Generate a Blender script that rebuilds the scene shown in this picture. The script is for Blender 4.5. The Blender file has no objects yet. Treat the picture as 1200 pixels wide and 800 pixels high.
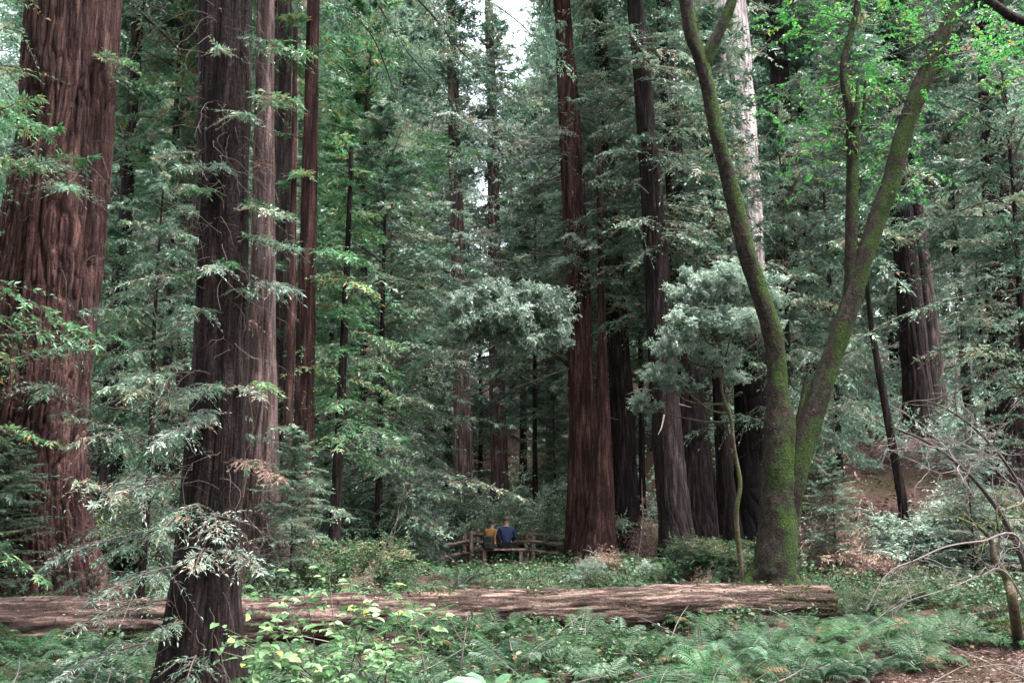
import bpy, math, random
import numpy as np
from mathutils import Vector

R = math.radians
rng = np.random.default_rng(7)
random.seed(7)
scn = bpy.context.scene
COL = scn.collection

# ------------------------------------------------------------------ camera
F = 1167.0                       # focal length in pixels of a 1200 x 800 frame
PITCH = R(9.3)
CAM = np.array([0.0, 0.0, 1.65])
cam = bpy.data.cameras.new('camera'); camo = bpy.data.objects.new('camera', cam)
COL.objects.link(camo); scn.camera = camo
camo.location = CAM; camo.rotation_euler = (R(90) + PITCH, 0, 0)
cam.sensor_width = 36; cam.lens = F / 1200 * 36; cam.clip_end = 1500
FW = np.array([0, math.cos(PITCH), math.sin(PITCH)]); UP = np.array([0, -math.sin(PITCH), math.cos(PITCH)])

def P(px, py, Y):
    """the point seen at pixel px,py that stands Y metres in front"""
    d = FW + (px - 600) / F * np.array([1, 0, 0]) - (py - 400) / F * UP
    return CAM + d * (Y / d[1])
def RAD(py, w, Y):
    d = FW - (py - 400) / F * UP
    return 0.5 * w / F * (Y / d[1])

# ------------------------------------------------------------------ terrain
def hgt(x, y):
    x = np.asarray(x, float); y = np.asarray(y, float)
    s = np.clip(24 + np.maximum(0, 9.5 - x) * 3.1, 24, 66)
    s = s - np.clip(-x - 20, 0, 12) * 1.5
    t = y - s
    h = 0.34 * (np.logaddexp(0, t / 2.2) * 2.2)
    h = 46 * (1 - np.exp(-h / 46))
    b = 0.05 * np.sin(x * 1.3 + 0.7 * y) + 0.04 * np.sin(1.9 * y - 0.8 * x + 2) + 0.03 * np.sin(3.7 * x + 1.1) * np.cos(3.1 * y)
    b = b + 0.012 * np.sin(9 * x + 3 * y) * np.cos(8 * y - 2 * x)
    return h + b * np.clip(y / 8, 0.3, 1.6)

# ------------------------------------------------------------------ mesh helpers
def nrm(a): return a / (np.linalg.norm(a, axis=-1, keepdims=True) + 1e-9)
class MB:
    def __init__(s): s.V = []; s.Fc = []; s.M = []; s.T = []; s.n = 0
    def add(s, V, Fq, mi=0, tint=0.5):
        V = np.asarray(V, float).reshape(-1, 3); Fq = np.asarray(Fq, int).reshape(-1, 4)
        s.V.append(V); s.Fc.append(Fq + s.n); s.n += len(V)
        s.M.append(np.full(len(Fq), mi, int))
        s.T.append(np.broadcast_to(np.asarray(tint, float), (len(Fq),)).copy())
    def mesh(s, name, mats, off=(0, 0, 0), smooth=False):
        V = np.concatenate(s.V) - np.asarray(off); Fq = np.concatenate(s.Fc)
        me = bpy.data.meshes.new(name)
        me.vertices.add(len(V)); me.vertices.foreach_set('co', V.astype(np.float32).ravel())
        me.loops.add(4 * len(Fq)); me.loops.foreach_set('vertex_index', Fq.astype(np.int32).ravel())
        me.polygons.add(len(Fq)); me.polygons.foreach_set('loop_start', np.arange(0, 4 * len(Fq), 4, dtype=np.int32))
        me.polygons.foreach_set('material_index', np.concatenate(s.M).astype(np.int32))
        me.polygons.foreach_set('use_smooth', np.full(len(Fq), smooth))
        a = me.attributes.new('tint', 'FLOAT', 'FACE'); a.data.foreach_set('value', np.concatenate(s.T).astype(np.float32))
        for m in mats: me.materials.append(m)
        me.update(calc_edges=True)
        return me

def link(name, me, parent=None, loc=(0, 0, 0), rot=(0, 0, 0), scale=(1, 1, 1)):
    o = bpy.data.objects.new(name, me); COL.objects.link(o)
    o.location = loc; o.rotation_euler = rot; o.scale = scale
    if parent: o.parent = parent
    return o
def tag(o, label, cat, group=None, kind=None):
    if label: o['label'] = label
    if cat: o['category'] = cat
    if group: o['group'] = group
    if kind: o['kind'] = kind
    return o
def root(name, label, cat, loc, group=None, rz=0, sc=1):
    return tag(link(name, None, None, tuple(loc), (0, 0, rz), (sc, sc, sc)), label, cat, group)

def tube(mb, pts, rad, n=6, mi=0, tint=0.5, cap=True):
    pts = np.asarray(pts, float); rad = np.broadcast_to(np.asarray(rad, float), (len(pts),))
    T = nrm(np.gradient(pts, axis=0))
    ref = np.array([0, 0, 1.0]) if abs(T[:, 2]).mean() < 0.7 else np.array([0, 1.0, 0])
    A = nrm(np.cross(T, ref)); B = np.cross(T, A)
    th = np.arange(n) * 2 * math.pi / n
    V = pts[:, None] + rad[:, None, None] * (A[:, None] * np.cos(th)[None, :, None] + B[:, None] * np.sin(th)[None, :, None])
    m = len(pts); i = np.arange(m - 1)[:, None]; j = np.arange(n)[None]
    a = i * n + j; b = i * n + (j + 1) % n
    Fq = np.stack([a, b, b + n, a + n], -1).reshape(-1, 4)
    mb.add(V.reshape(-1, 3), Fq, mi, tint)
    if cap:
        for e in (0, m - 1):
            mb.add(np.concatenate([V[e], pts[e:e + 1]]), [[j, (j + 1) % n, n, n] if e else [(j + 1) % n, j, n, n] for j in range(n)] if False else
                   [[j, (j + 1) % n, (j + 2) % n, n] for j in range(0, n, 2)], mi, tint)

def crv(ctrl, n):
    """smooth curve through control points (Catmull-Rom), any dimension"""
    c = np.asarray(ctrl, float); c = np.concatenate([[2 * c[0] - c[1]], c, [2 * c[-1] - c[-2]]])
    out = []; segs = len(c) - 3; t = np.linspace(0, segs - 1e-6, n)
    k = t.astype(int); u = (t - k)[:, None]
    p0, p1, p2, p3 = c[k], c[k + 1], c[k + 2], c[k + 3]
    return 0.5 * (2 * p1 + (p2 - p0) * u + (2 * p0 - 5 * p1 + 4 * p2 - p3) * u * u + (3 * p1 - p0 - 3 * p2 + p3) * u ** 3)

def vnoise(th, z, nt, zs, seed):
    """value noise, periodic round the trunk; th in 0..1, z in metres, zs = cell height"""
    g = np.random.default_rng(seed).random((nt, 512))
    x = (th * nt) % nt; y = (z / zs) % 511
    i = x.astype(int) % nt; j = y.astype(int); u = x - np.floor(x); v = y - j
    u = u * u * (3 - 2 * u); v = v * v * (3 - 2 * v)
    i2 = (i + 1) % nt; j2 = j + 1
    return (g[i, j] * (1 - u) + g[i2, j] * u) * (1 - v) + (g[i, j2] * (1 - u) + g[i2, j2] * u) * v

# ------------------------------------------------------------------ fronds: axes carry axes carry leaves
Z = np.array([0, 0, 1.0])
def axes(Pp, D, N, L, g=0.0):
    Pp = np.asarray(Pp, float).reshape(-1, 3); m = len(Pp)
    b = lambda a, k: np.broadcast_to(np.asarray(a, float), (m, k) if k else (m,)).copy()
    D = nrm(b(D, 3)); N = b(N, 3); N = nrm(N - (N * D).sum(-1, keepdims=True) * D)
    return dict(P=Pp, D=D, N=N, L=b(L, 0), g=b(g, 0), t=rng.random(m))
def ladder(A, n, frac, ang, env=None, jit=0.25, planar=True, nz=0.12, g=0.0, t0=0.05, abs_len=None, lenjit=0.3, tj=0.15):
    m = len(A['P'])
    t = (np.arange(n)[None, :, None] + 0.5 + jit * (rng.random((m, n, 2)) - 0.5) * 2) / n
    t = t0 + (1 - t0) * t
    tt = t[..., None]; D = A['D'][:, None, None]; N = A['N'][:, None, None]; L = A['L'][:, None, None, None]; G = A['g'][:, None, None, None]
    pos = A['P'][:, None, None] + D * L * tt - Z * G * L * tt ** 2
    T = nrm(D - Z * 2 * G * tt)
    S = nrm(np.cross(N, D)) * np.array([1, -1.0])[None, None, :, None]
    if not planar:
        a = rng.random((m, n, 2, 1)) * 2 * math.pi
        S = nrm(S * np.cos(a) + N * np.sin(a))
    an = ang * (1 + 0.18 * rng.standard_normal(t.shape))[..., None]
    cd = nrm(T * np.cos(an) + S * np.sin(an) + nz * rng.standard_normal(pos.shape))
    cn = N + nz * 1.5 * rng.standard_normal(pos.shape)
    e = env(t) if env else np.ones_like(t)
    base = (A['L'][:, None, None] * frac) if abs_len is None else abs_len
    cl = base * e * (1 + lenjit * (rng.random(t.shape) - 0.5) * 2)
    B = axes(pos.reshape(-1, 3), cd.reshape(-1, 3), cn.reshape(-1, 3), cl.reshape(-1), g)
    q_ = np.abs(A['t'][:, None, None] + tj * rng.standard_normal(t.shape)).reshape(-1); B['t'] = np.clip(np.where(q_ > 1, 2 - q_, q_), 0, 1)
    return B
def stems(mb, A, r0, r1, mi=1, rings=3, tint=0.5, k=3):
    m = len(A['P']); t = np.linspace(0, 1, rings)[None, :, None]
    c = A['P'][:, None] + A['D'][:, None] * A['L'][:, None, None] * t - Z * (A['g'] * A['L'])[:, None, None] * t ** 2
    S = nrm(np.cross(A['N'], A['D'])); th = np.arange(k) * 2 * math.pi / k
    rr = (r0 + (r1 - r0) * t)
    if np.ndim(r0): rr = np.asarray(r0).reshape(-1, 1, 1) * (1 - t) + np.asarray(r1).reshape(-1, 1, 1) * t
    off = S[:, None, :] * np.cos(th)[None, :, None] + A['N'][:, None, :] * np.sin(th)[None, :, None]
    V = c[:, :, None] + rr[..., None] * off[:, None]
    i = np.arange(m)[:, None, None] * rings * k; r = np.arange(rings - 1)[None, :, None] * k; j = np.arange(k)[None, None]
    a = i + r + j; b = i + r + (j + 1) % k
    mb.add(V.reshape(-1, 3), np.stack([a, b, b + k, a + k], -1).reshape(-1, 4), mi, tint)
def kites(mb, A, W, mi=0, at=0.42, sag=0.08):
    S = nrm(np.cross(A['N'], A['D'])); L = A['L'][:, None]; W = np.broadcast_to(np.asarray(W, float), (len(L),))[:, None]
    v0 = A['P']; mid = A['P'] + A['D'] * L * at + A['N'] * L * sag * 0.6
    v2 = A['P'] + A['D'] * L - Z * (A['g'] + sag)[:, None] * L
    V = np.stack([v0, mid - S * W / 2, v2, mid + S * W / 2], 1)
    mb.add(V.reshape(-1, 3), np.arange(4 * len(L)).reshape(-1, 4), mi, A['t'])
def folded(mb, A, W, mi=0, fold=0.25):
    """broad leaf: two halves folded on the midrib, pointed tip"""
    S = nrm(np.cross(A['N'], A['D'])); L = A['L'][:, None]; W = np.broadcast_to(np.asarray(W, float), (len(L),))[:, None]
    D = A['D']; N = A['N']; p = A['P']
    m1 = p + D * L * 0.3; m2 = p + D * L * 0.7 - Z * L * 0.06; tip = p + D * L - Z * L * 0.18
    l1 = m1 - S * W * 0.5 + N * W * fold; l2 = m2 - S * W * 0.36 + N * W * fold * 0.8
    r1 = m1 + S * W * 0.5 + N * W * fold; r2 = m2 + S * W * 0.36 + N * W * fold * 0.8
    V = np.stack([p, l1, l2, tip, r2, r1, m1, m2], 1)
    k = np.arange(len(L))[:, None, None] * 8
    Fq = np.array([[0, 6, 1, 1], [6, 7, 2, 1], [7, 3, 2, 2], [0, 5, 6, 6], [6, 5, 4, 7], [7, 4, 3, 3]])
    Fq = np.array([[0, 6, 2, 1], [6, 7, 3, 2], [0, 5, 4, 6], [6, 4, 3, 7]])
    mb.add(V.reshape(-1, 3), (k + Fq[None]).reshape(-1, 4), mi, np.repeat(A['t'], len(Fq)))

def hump(a=0.35):      # spray outline: widest a third of the way out
    return lambda t: np.clip(np.minimum(t / a + 0.35, (1.06 - t) / (1 - a)), 0.12, 1)

def conifer_boughs(mb, Pb, Db, Lb, g, kl=0.10, kw=0.03, n1=13, n2=8, f1=0.30, bare=0.0, planar=True, r0=0.012):
    A = axes(Pb, Db, Z, Lb, g)
    stems(mb, A, r0 + 0.006 * A['L'], 0.003, 1, 5)
    if bare: A0 = A
    T = ladder(A, n1, f1, 1.0, hump(), g=0.38, nz=0.24, t0=bare or 0.08, lenjit=0.9, jit=0.6)
    stems(mb, T, 0.004, 0.0015, 1, 3)
    K = ladder(T, n2, 1, 0.85, hump(0.3), nz=0.22, abs_len=kl, t0=0.1, tj=0.10, lenjit=0.6)
    kites(mb, K, K['L'] * kw / kl)
    # leading tips
    E = axes(T['P'] + T['D'] * T['L'][:, None] * 0.93 - Z * (T['g'] * T['L'])[:, None] * 0.86, T['D'], T['N'], kl, 0.2); E['t'] = T['t']
    kites(mb, E, kw)
    return A

# ------------------------------------------------------------------ materials
def mat(name):
    m = bpy.data.materials.new(name); m.use_nodes = True; nt = m.node_tree
    return m, nt, nt.nodes, nt.links, nt.nodes['Principled BSDF']
def ramp(nodes, stops, interp='LINEAR'):
    r = nodes.new('ShaderNodeValToRGB'); cr = r.color_ramp; cr.interpolation = interp
    while len(cr.elements) > 1: cr.elements.remove(cr.elements[0])
    for i, (p, c) in enumerate(stops):
        e = cr.elements[0] if i == 0 else cr.elements.new(p)
        e.position = p; e.color = (*c, 1)
    return r
def leaf_mat(name, stops, trans=0.25, rough=0.45, spec=0.5, vary=0.25, gain=1.0, sat=1.0):
    m, nt, nd, lk, bs = mat(name)
    at = nd.new('ShaderNodeAttribute'); at.attribute_name = 'tint'
    r = ramp(nd, stops); lk.new(at.outputs['Fac'], r.inputs[0])
    oi = nd.new('ShaderNodeObjectInfo'); hs = nd.new('ShaderNodeHueSaturation')
    mr = nd.new('ShaderNodeMapRange'); mr.inputs[3].default_value = (1 - vary) * gain; mr.inputs[4].default_value = (1 + vary) * gain
    lk.new(oi.outputs['Random'], mr.inputs[0]); lk.new(mr.outputs[0], hs.inputs['Value'])
    lk.new(r.outputs[0], hs.inputs['Color'])
    hs.inputs['Saturation'].default_value = sat
    lk.new(hs.outputs[0], bs.inputs['Base Color'])
    bs.inputs['Roughness'].default_value = rough; bs.inputs['Specular IOR Level'].default_value = spec
    tr = nd.new('ShaderNodeBsdfTranslucent'); mx = nd.new('ShaderNodeMixShader'); mx.inputs[0].default_value = trans
    lk.new(hs.outputs[0], tr.inputs[0]); lk.new(bs.outputs[0], mx.inputs[1]); lk.new(tr.outputs[0], mx.inputs[2])
    lk.new(mx.outputs[0], nd['Material Output'].inputs[0])
    return m
def bark_mat(name, dark, mid, light, sx=9.0, sz=0.45, bump=0.6, moss=None, moss_amt=0.5, dist=0.03, moss_dir=None, foot_shade=0):
    m, nt, nd, lk, bs = mat(name)
    tc = nd.new('ShaderNodeTexCoord'); mp = nd.new('ShaderNodeMapping'); mp.inputs['Scale'].default_value = (sx, sx, sz)
    lk.new(tc.outputs['Object'], mp.inputs[0])
    n1 = nd.new('ShaderNodeTexNoise'); n1.inputs['Scale'].default_value = 1.0; n1.inputs['Detail'].default_value = 9; n1.inputs['Roughness'].default_value = 0.66
    lk.new(mp.outputs[0], n1.inputs['Vector'])
    r = ramp(nd, [(0.33, dark), (0.5, mid), (0.68, light)]); lk.new(n1.outputs['Fac'], r.inputs[0])
    n2 = nd.new('ShaderNodeTexNoise'); n2.inputs['Scale'].default_value = 0.9; n2.inputs['Detail'].default_value = 4
    lk.new(tc.outputs['Object'], n2.inputs['Vector'])
    mx = nd.new('ShaderNodeMix'); mx.data_type = 'RGBA'; mx.blend_type = 'MULTIPLY'; mx.inputs[0].default_value = 0.8
    r2 = ramp(nd, [(0.3, (0.62, 0.60, 0.60)), (0.7, (1.25, 1.2, 1.15))]); lk.new(n2.outputs['Fac'], r2.inputs[0])
    lk.new(r.outputs[0], mx.inputs[6]); lk.new(r2.outputs[0], mx.inputs[7])
    col = mx.outputs[2]
    if moss:
        n3 = nd.new('ShaderNodeTexNoise'); n3.inputs['Scale'].default_value = 2.2; n3.inputs['Detail'].default_value = 7; n3.inputs['Roughness'].default_value = 0.65
        lk.new(tc.outputs['Object'], n3.inputs['Vector'])
        src = n3.outputs['Fac']
        if moss_dir:
            ge = nd.new('ShaderNodeNewGeometry'); dp = nd.new('ShaderNodeVectorMath'); dp.operation = 'DOT_PRODUCT'
            dp.inputs[1].default_value = moss_dir; lk.new(ge.outputs['Normal'], dp.inputs[0])
            ma = nd.new('ShaderNodeMath'); ma.operation = 'MULTIPLY_ADD'; ma.inputs[1].default_value = 0.22
            lk.new(dp.outputs['Value'], ma.inputs[0]); lk.new(src, ma.inputs[2]); src = ma.outputs[0]
        r3 = ramp(nd, [(0.62 - moss_amt * 0.3, (0, 0, 0)), (0.74 - moss_amt * 0.3, (1, 1, 1))]); lk.new(src, r3.inputs[0])
        n4 = nd.new('ShaderNodeTexNoise'); n4.inputs['Scale'].default_value = 30; n4.inputs['Detail'].default_value = 3
        lk.new(tc.outputs['Object'], n4.inputs['Vector'])
        r4 = ramp(nd, [(0.35, tuple(c * 0.5 for c in moss)), (0.65, tuple(c * 1.3 for c in moss))]); lk.new(n4.outputs['Fac'], r4.inputs[0])
        m2 = nd.new('ShaderNodeMix'); m2.data_type = 'RGBA'; lk.new(r3.outputs[0], m2.inputs[0]); lk.new(col, m2.inputs[6]); lk.new(r4.outputs[0], m2.inputs[7])
        col = m2.outputs[2]
    if foot_shade:  # shade on the lower trunk painted in, fading out with height
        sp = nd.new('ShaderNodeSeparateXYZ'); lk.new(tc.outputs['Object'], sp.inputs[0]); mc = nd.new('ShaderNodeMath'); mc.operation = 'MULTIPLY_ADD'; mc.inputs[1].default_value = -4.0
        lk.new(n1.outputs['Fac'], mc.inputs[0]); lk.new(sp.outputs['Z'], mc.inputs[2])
        rc = nd.new('ShaderNodeMapRange'); rc.inputs[1].default_value = foot_shade - 2.6; rc.inputs[2].default_value = foot_shade - 1.4; lk.new(mc.outputs[0], rc.inputs[0])
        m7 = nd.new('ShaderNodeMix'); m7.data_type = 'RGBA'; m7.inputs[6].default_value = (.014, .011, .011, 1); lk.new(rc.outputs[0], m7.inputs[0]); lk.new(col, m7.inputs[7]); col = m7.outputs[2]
    lk.new(col, bs.inputs['Base Color']); bs.inputs['Roughness'].default_value = 0.9; bs.inputs['Specular IOR Level'].default_value = 0.15
    mp2 = nd.new('ShaderNodeMapping'); mp2.inputs['Scale'].default_value = (sx * 2.4, sx * 2.4, sz * 3.5); lk.new(tc.outputs['Object'], mp2.inputs[0])
    n5 = nd.new('ShaderNodeTexNoise'); n5.inputs['Scale'].default_value = 1; n5.inputs['Detail'].default_value = 6; n5.inputs['Roughness'].default_value = 0.6
    lk.new(mp2.outputs[0], n5.inputs['Vector'])
    n6 = nd.new('ShaderNodeTexNoise'); n6.inputs['Scale'].default_value = 26; n6.inputs['Detail'].default_value = 5; n6.inputs['Roughness'].default_value = .7; lk.new(tc.outputs['Object'], n6.inputs['Vector'])
    r6 = ramp(nd, [(.32, (.45, .45, .45)), (.68, (1.5, 1.5, 1.5))]); lk.new(n6.outputs['Fac'], r6.inputs[0])
    m6 = nd.new('ShaderNodeMix'); m6.data_type = 'RGBA'; m6.blend_type = 'MULTIPLY'; m6.inputs[0].default_value = .8; lk.new(col, m6.inputs[6]); lk.new(r6.outputs[0], m6.inputs[7]); lk.new(m6.outputs[2], bs.inputs['Base Color'])
    ad = nd.new('ShaderNodeMath'); ad.operation = 'ADD'; lk.new(n5.outputs['Fac'], ad.inputs[0]); lk.new(n6.outputs['Fac'], ad.inputs[1])
    bp = nd.new('ShaderNodeBump'); bp.inputs['Strength'].default_value = bump; bp.inputs['Distance'].default_value = dist
    lk.new(ad.outputs[0], bp.inputs['Height']); lk.new(bp.outputs[0], bs.inputs['Normal'])
    return m
def plain(name, col, rough=0.7, noise=0.25, scale=12):
    m, nt, nd, lk, bs = mat(name)
    tc = nd.new('ShaderNodeTexCoord'); n = nd.new('ShaderNodeTexNoise'); n.inputs['Scale'].default_value = scale; n.inputs['Detail'].default_value = 4
    lk.new(tc.outputs['Object'], n.inputs['Vector'])
    r = ramp(nd, [(0.3, tuple(c * (1 - noise) for c in col)), (0.7, tuple(c * (1 + noise) for c in col))])
    lk.new(n.outputs['Fac'], r.inputs[0]); lk.new(r.outputs[0], bs.inputs['Base Color']); bs.inputs['Roughness'].default_value = rough
    return m

BR = (0.16, 0.075, 0.04)
M = {}
M['needle'] = leaf_mat('redwood_needles', [(0, (0.030, 0.070, 0.042)), (0.45, (0.065, 0.125, 0.078)), (0.8, (0.13, 0.205, 0.14)), (0.93, (0.20, 0.26, 0.19)), (0.985, (0.24, 0.12, 0.06))], 0.3, 0.4, 0.7, gain=1.4)
M['needle_green'] = leaf_mat('fresh_needles', [(0, (0.028, 0.085, 0.036)), (0.5, (0.055, 0.155, 0.065)), (0.9, (0.11, 0.24, 0.11)), (0.985, (0.26, 0.15, 0.05))], 0.35, 0.4, 0.7, gain=1.4)
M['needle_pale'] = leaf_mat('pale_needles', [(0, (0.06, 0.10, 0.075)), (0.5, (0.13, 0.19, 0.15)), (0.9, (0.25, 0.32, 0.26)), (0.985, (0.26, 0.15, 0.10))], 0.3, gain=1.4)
M['far'] = leaf_mat('far_needles', [(0, (0.055, 0.10, 0.068)), (0.5, (0.12, 0.185, 0.135)), (1, (0.22, 0.29, 0.22))], 0.3, gain=1.75)  # paler needles brighten the background by colour, standing in for haze
M['bay_light'] = leaf_mat('light_bush_leaves', [(0, (0.10, 0.17, 0.10)), (0.5, (0.22, 0.32, 0.20)), (1, (0.40, 0.48, 0.36))], 0.4, 0.4, 0.6, gain=1.2)  # bay leaves lightened to offset the shade on one bush
M['bay'] = leaf_mat('bay_leaves', [(0, (0.07, 0.12, 0.085)), (0.5, (0.17, 0.24, 0.18)), (1, (0.34, 0.42, 0.35))], 0.4, 0.35, 0.8, gain=1.05)
M['oak'] = leaf_mat('broad_green_leaves', [(0, (0.03, 0.15, 0.03)), (0.5, (0.055, 0.27, 0.05)), (0.93, (0.12, 0.38, 0.09)), (0.99, (0.35, 0.28, 0.05))], 0.45, 0.4)
M['hazel'] = leaf_mat('hazel_leaves', [(0, (0.07, 0.17, 0.06)), (0.5, (0.16, 0.30, 0.13)), (0.85, (0.28, 0.42, 0.22)), (1, (0.34, 0.40, 0.10))], 0.35, 0.4)
M['bigleaf'] = leaf_mat('large_pale_leaves', [(0, (0.07, 0.16, 0.08)), (1, (0.13, 0.25, 0.14))], 0.3, 0.4)
M['deadleaf'] = leaf_mat('dead_leaves', [(0, (0.05, 0.028, 0.02)), (0.5, (0.14, 0.08, 0.06)), (1, (0.34, 0.23, 0.18))], 0.25, 0.6)
M['fern'] = leaf_mat('fern_fronds', [(0, (0.010, 0.036, 0.012)), (0.5, (0.024, 0.080, 0.026)), (.9, (0.06, 0.135, 0.055)), (.97, (.13, .07, .03))], 0.3, 0.5, .35, .4)
M['fern_pale'] = leaf_mat('fern_fronds_pale', [(0, (0.025, 0.06, 0.032)), (0.5, (0.055, 0.12, 0.065)), (.92, (0.13, 0.21, 0.13)), (.98, (.16, .09, .05))], 0.3, 0.5, .4, .4)
M['cover'] = leaf_mat('cover_leaves', [(0, (0.010, 0.034, 0.010)), (0.5, (0.027, 0.074, 0.025)), (0.9, (0.075, 0.15, 0.065)), (0.96, (0.22, 0.11, 0.06)), (1, (0.30, 0.17, 0.10))], 0.3, 0.45)
M['litter'] = leaf_mat('leaf_litter', [(0, (0.035, 0.018, 0.013)), (0.5, (0.10, 0.05, 0.035)), (0.9, (0.20, 0.12, 0.09)), (1, (0.32, 0.25, 0.22))], 0.05, 0.7)
M['moss'] = leaf_mat('moss_tufts', [(0, (0.02, 0.038, 0.008)), (0.5, (0.045, 0.078, 0.014)), (1, (0.10, 0.145, 0.03))], 0.3, 0.8, 0.1)
M['twig'] = plain('brown_twig', (0.075, 0.055, 0.045), 0.8)
M['twig_pale'] = plain('pale_twig', (0.11, 0.09, 0.083), 0.8)
M['twig_dark'] = plain('dark_twig', (0.025, 0.018, 0.015), 0.9)
M['bark_red'] = bark_mat('redwood_bark', (0.006, 0.003, 0.003), (0.034, 0.016, 0.0155), (0.125, 0.068, 0.060), 10, 0.9, 1.0)
M['bark_dark'] = bark_mat('dark_redwood_bark', (0.004, 0.003, 0.003), (0.015, 0.010, 0.0105), (0.056, 0.040, 0.040), 12, 1.2, 1.0)
M['bark_purple'] = bark_mat('greyish_redwood_bark', (0.008, 0.006, 0.006), (0.034, 0.024, 0.025), (0.105, 0.080, 0.080), 11, 1.0, 1.0)
M['bark_cluster'] = bark_mat('lighter_redwood_bark', (0.014, 0.010, 0.010), (0.062, 0.042, 0.041), (0.17, 0.12, 0.118), 10, 1.0, 0.9)
M['bark_pale'] = bark_mat('weathered_pale_bark', (0.10, 0.075, 0.08), (0.40, 0.34, 0.35), (0.72, 0.66, 0.66), 9, 0.6, 0.9, foot_shade=6.5)  # pale bark with painted shade towards the foot
M['bark_moss'] = bark_mat('mossy_bark', (0.009, 0.007, 0.006), (0.020, 0.0155, 0.0125), (0.048, 0.038, 0.031), 14, 9, 0.9, moss=(0.026, 0.045, 0.010), moss_amt=0.40, moss_dir=(0.5, -0.2, 0.75))
M['bark_moss_low'] = bark_mat('mossy_stem_bark', (0.03, 0.025, 0.02), (0.07, 0.055, 0.04), (0.14, 0.11, 0.09), 14, 5, 0.7, moss=(0.06, 0.075, 0.022), moss_amt=0.5)
M['bark_log'] = bark_mat('log_bark', (0.006, 0.004, 0.0035), (0.050, 0.033, 0.028), (0.24, 0.175, 0.15), 16, 1.3, 0.9, dist=.03)
M['wood_pale'] = bark_mat('weathered_wood', (0.09, 0.055, 0.05), (0.21, 0.145, 0.13), (0.36, 0.28, 0.26), 16, 1.2, 0.5)
M['wood_rail'] = bark_mat('split_rail_wood', (0.06, 0.045, 0.04), (0.16, 0.12, 0.11), (0.32, 0.25, 0.23), 5, 30, 0.5)

# ------------------------------------------------------------------ ground
def grid_mesh(name, xs, ys, zf, mats):
    X, Yy = np.meshgrid(xs, ys); Zz = zf(X, Yy); n = len(xs); m = len(ys)
    i = np.arange(m - 1)[:, None] * n; j = np.arange(n - 1)[None]
    a = i + j
    mb = MB(); mb.add(np.stack([X, Yy, Zz], -1), np.stack([a, a + 1, a + n + 1, a + n], -1).reshape(-1, 4))
    return mb.mesh(name, mats, smooth=True)
m, nt, nd, lk, bs = mat('forest_floor')
tc = nd.new('ShaderNodeTexCoord')
n1 = nd.new('ShaderNodeTexNoise'); n1.inputs['Scale'].default_value = 14; n1.inputs['Detail'].default_value = 9; n1.inputs['Roughness'].default_value = 0.75
n2 = nd.new('ShaderNodeTexNoise'); n2.inputs['Scale'].default_value = 0.5; n2.inputs['Detail'].default_value = 6
lk.new(tc.outputs['Object'], n1.inputs['Vector']); lk.new(tc.outputs['Object'], n2.inputs['Vector'])
r1 = ramp(nd, [(0.3, (0.012, 0.007, 0.006)), (0.5, (0.045, 0.027, 0.022)), (0.72, (0.13, 0.085, 0.075))]); lk.new(n1.outputs['Fac'], r1.inputs[0])
r2 = ramp(nd, [(0.52, (0, 0, 0)), (0.62, (0.8, 0.8, 0.8))]); lk.new(n2.outputs['Fac'], r2.inputs[0])
mx = nd.new('ShaderNodeMix'); mx.data_type = 'RGBA'; mx.inputs[7].default_value = (0.030, 0.026, 0.014, 1)
lk.new(r2.outputs[0], mx.inputs[0]); lk.new(r1.outputs[0], mx.inputs[6]); lk.new(mx.outputs[2], bs.inputs['Base Color'])
bs.inputs['Roughness'].default_value = 0.95; bs.inputs['Specular IOR Level'].default_value = 0.1
bp = nd.new('ShaderNodeBump'); bp.inputs['Strength'].default_value = 0.8; bp.inputs['Distance'].default_value = 0.03
lk.new(n1.outputs['Fac'], bp.inputs['Height']); lk.new(bp.outputs[0], bs.inputs['Normal'])
M['ground'] = m
def graded(lo, hi, c, s0, k):
    out = [c]; s = s0
    while out[-1] < hi: out.append(out[-1] + s); s *= k
    lft = [c]; s = s0
    while lft[-1] > lo: lft.append(lft[-1] - s); s *= k
    return np.array(lft[:0:-1] + out)
g = link('ground', grid_mesh('ground', graded(-260, 260, 0, 0.16, 1.018), graded(-60, 420, 11, 0.14, 1.016), hgt, [M['ground']]))
tag(g, 'brown forest floor rising to a wooded slope at the back', None, kind='structure'); del g['label']

# trodden path in the near right corner
def path_edge(x): return 8.6 + 0.88 * np.maximum(x - 1.6, 0) ** 0.85 + 0.16 * np.sin(x * 2.7 + 0.5) - .08 + 0.09 * np.sin(7.3 * x)
def pz(x, y):
    e = path_edge(x) - y
    return hgt(x, y) + np.clip(e * 0.12, -0.04, 0.02) + 0.012 * np.sin(21 * x + 4 * y) * np.cos(17 * y - 5 * x)
M['path'] = M['ground']
p = link('path', grid_mesh('path', np.arange(1.1, 10, 0.07), np.arange(3, 14.0, 0.07), pz, [M['path']])); p['kind'] = 'structure'

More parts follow.
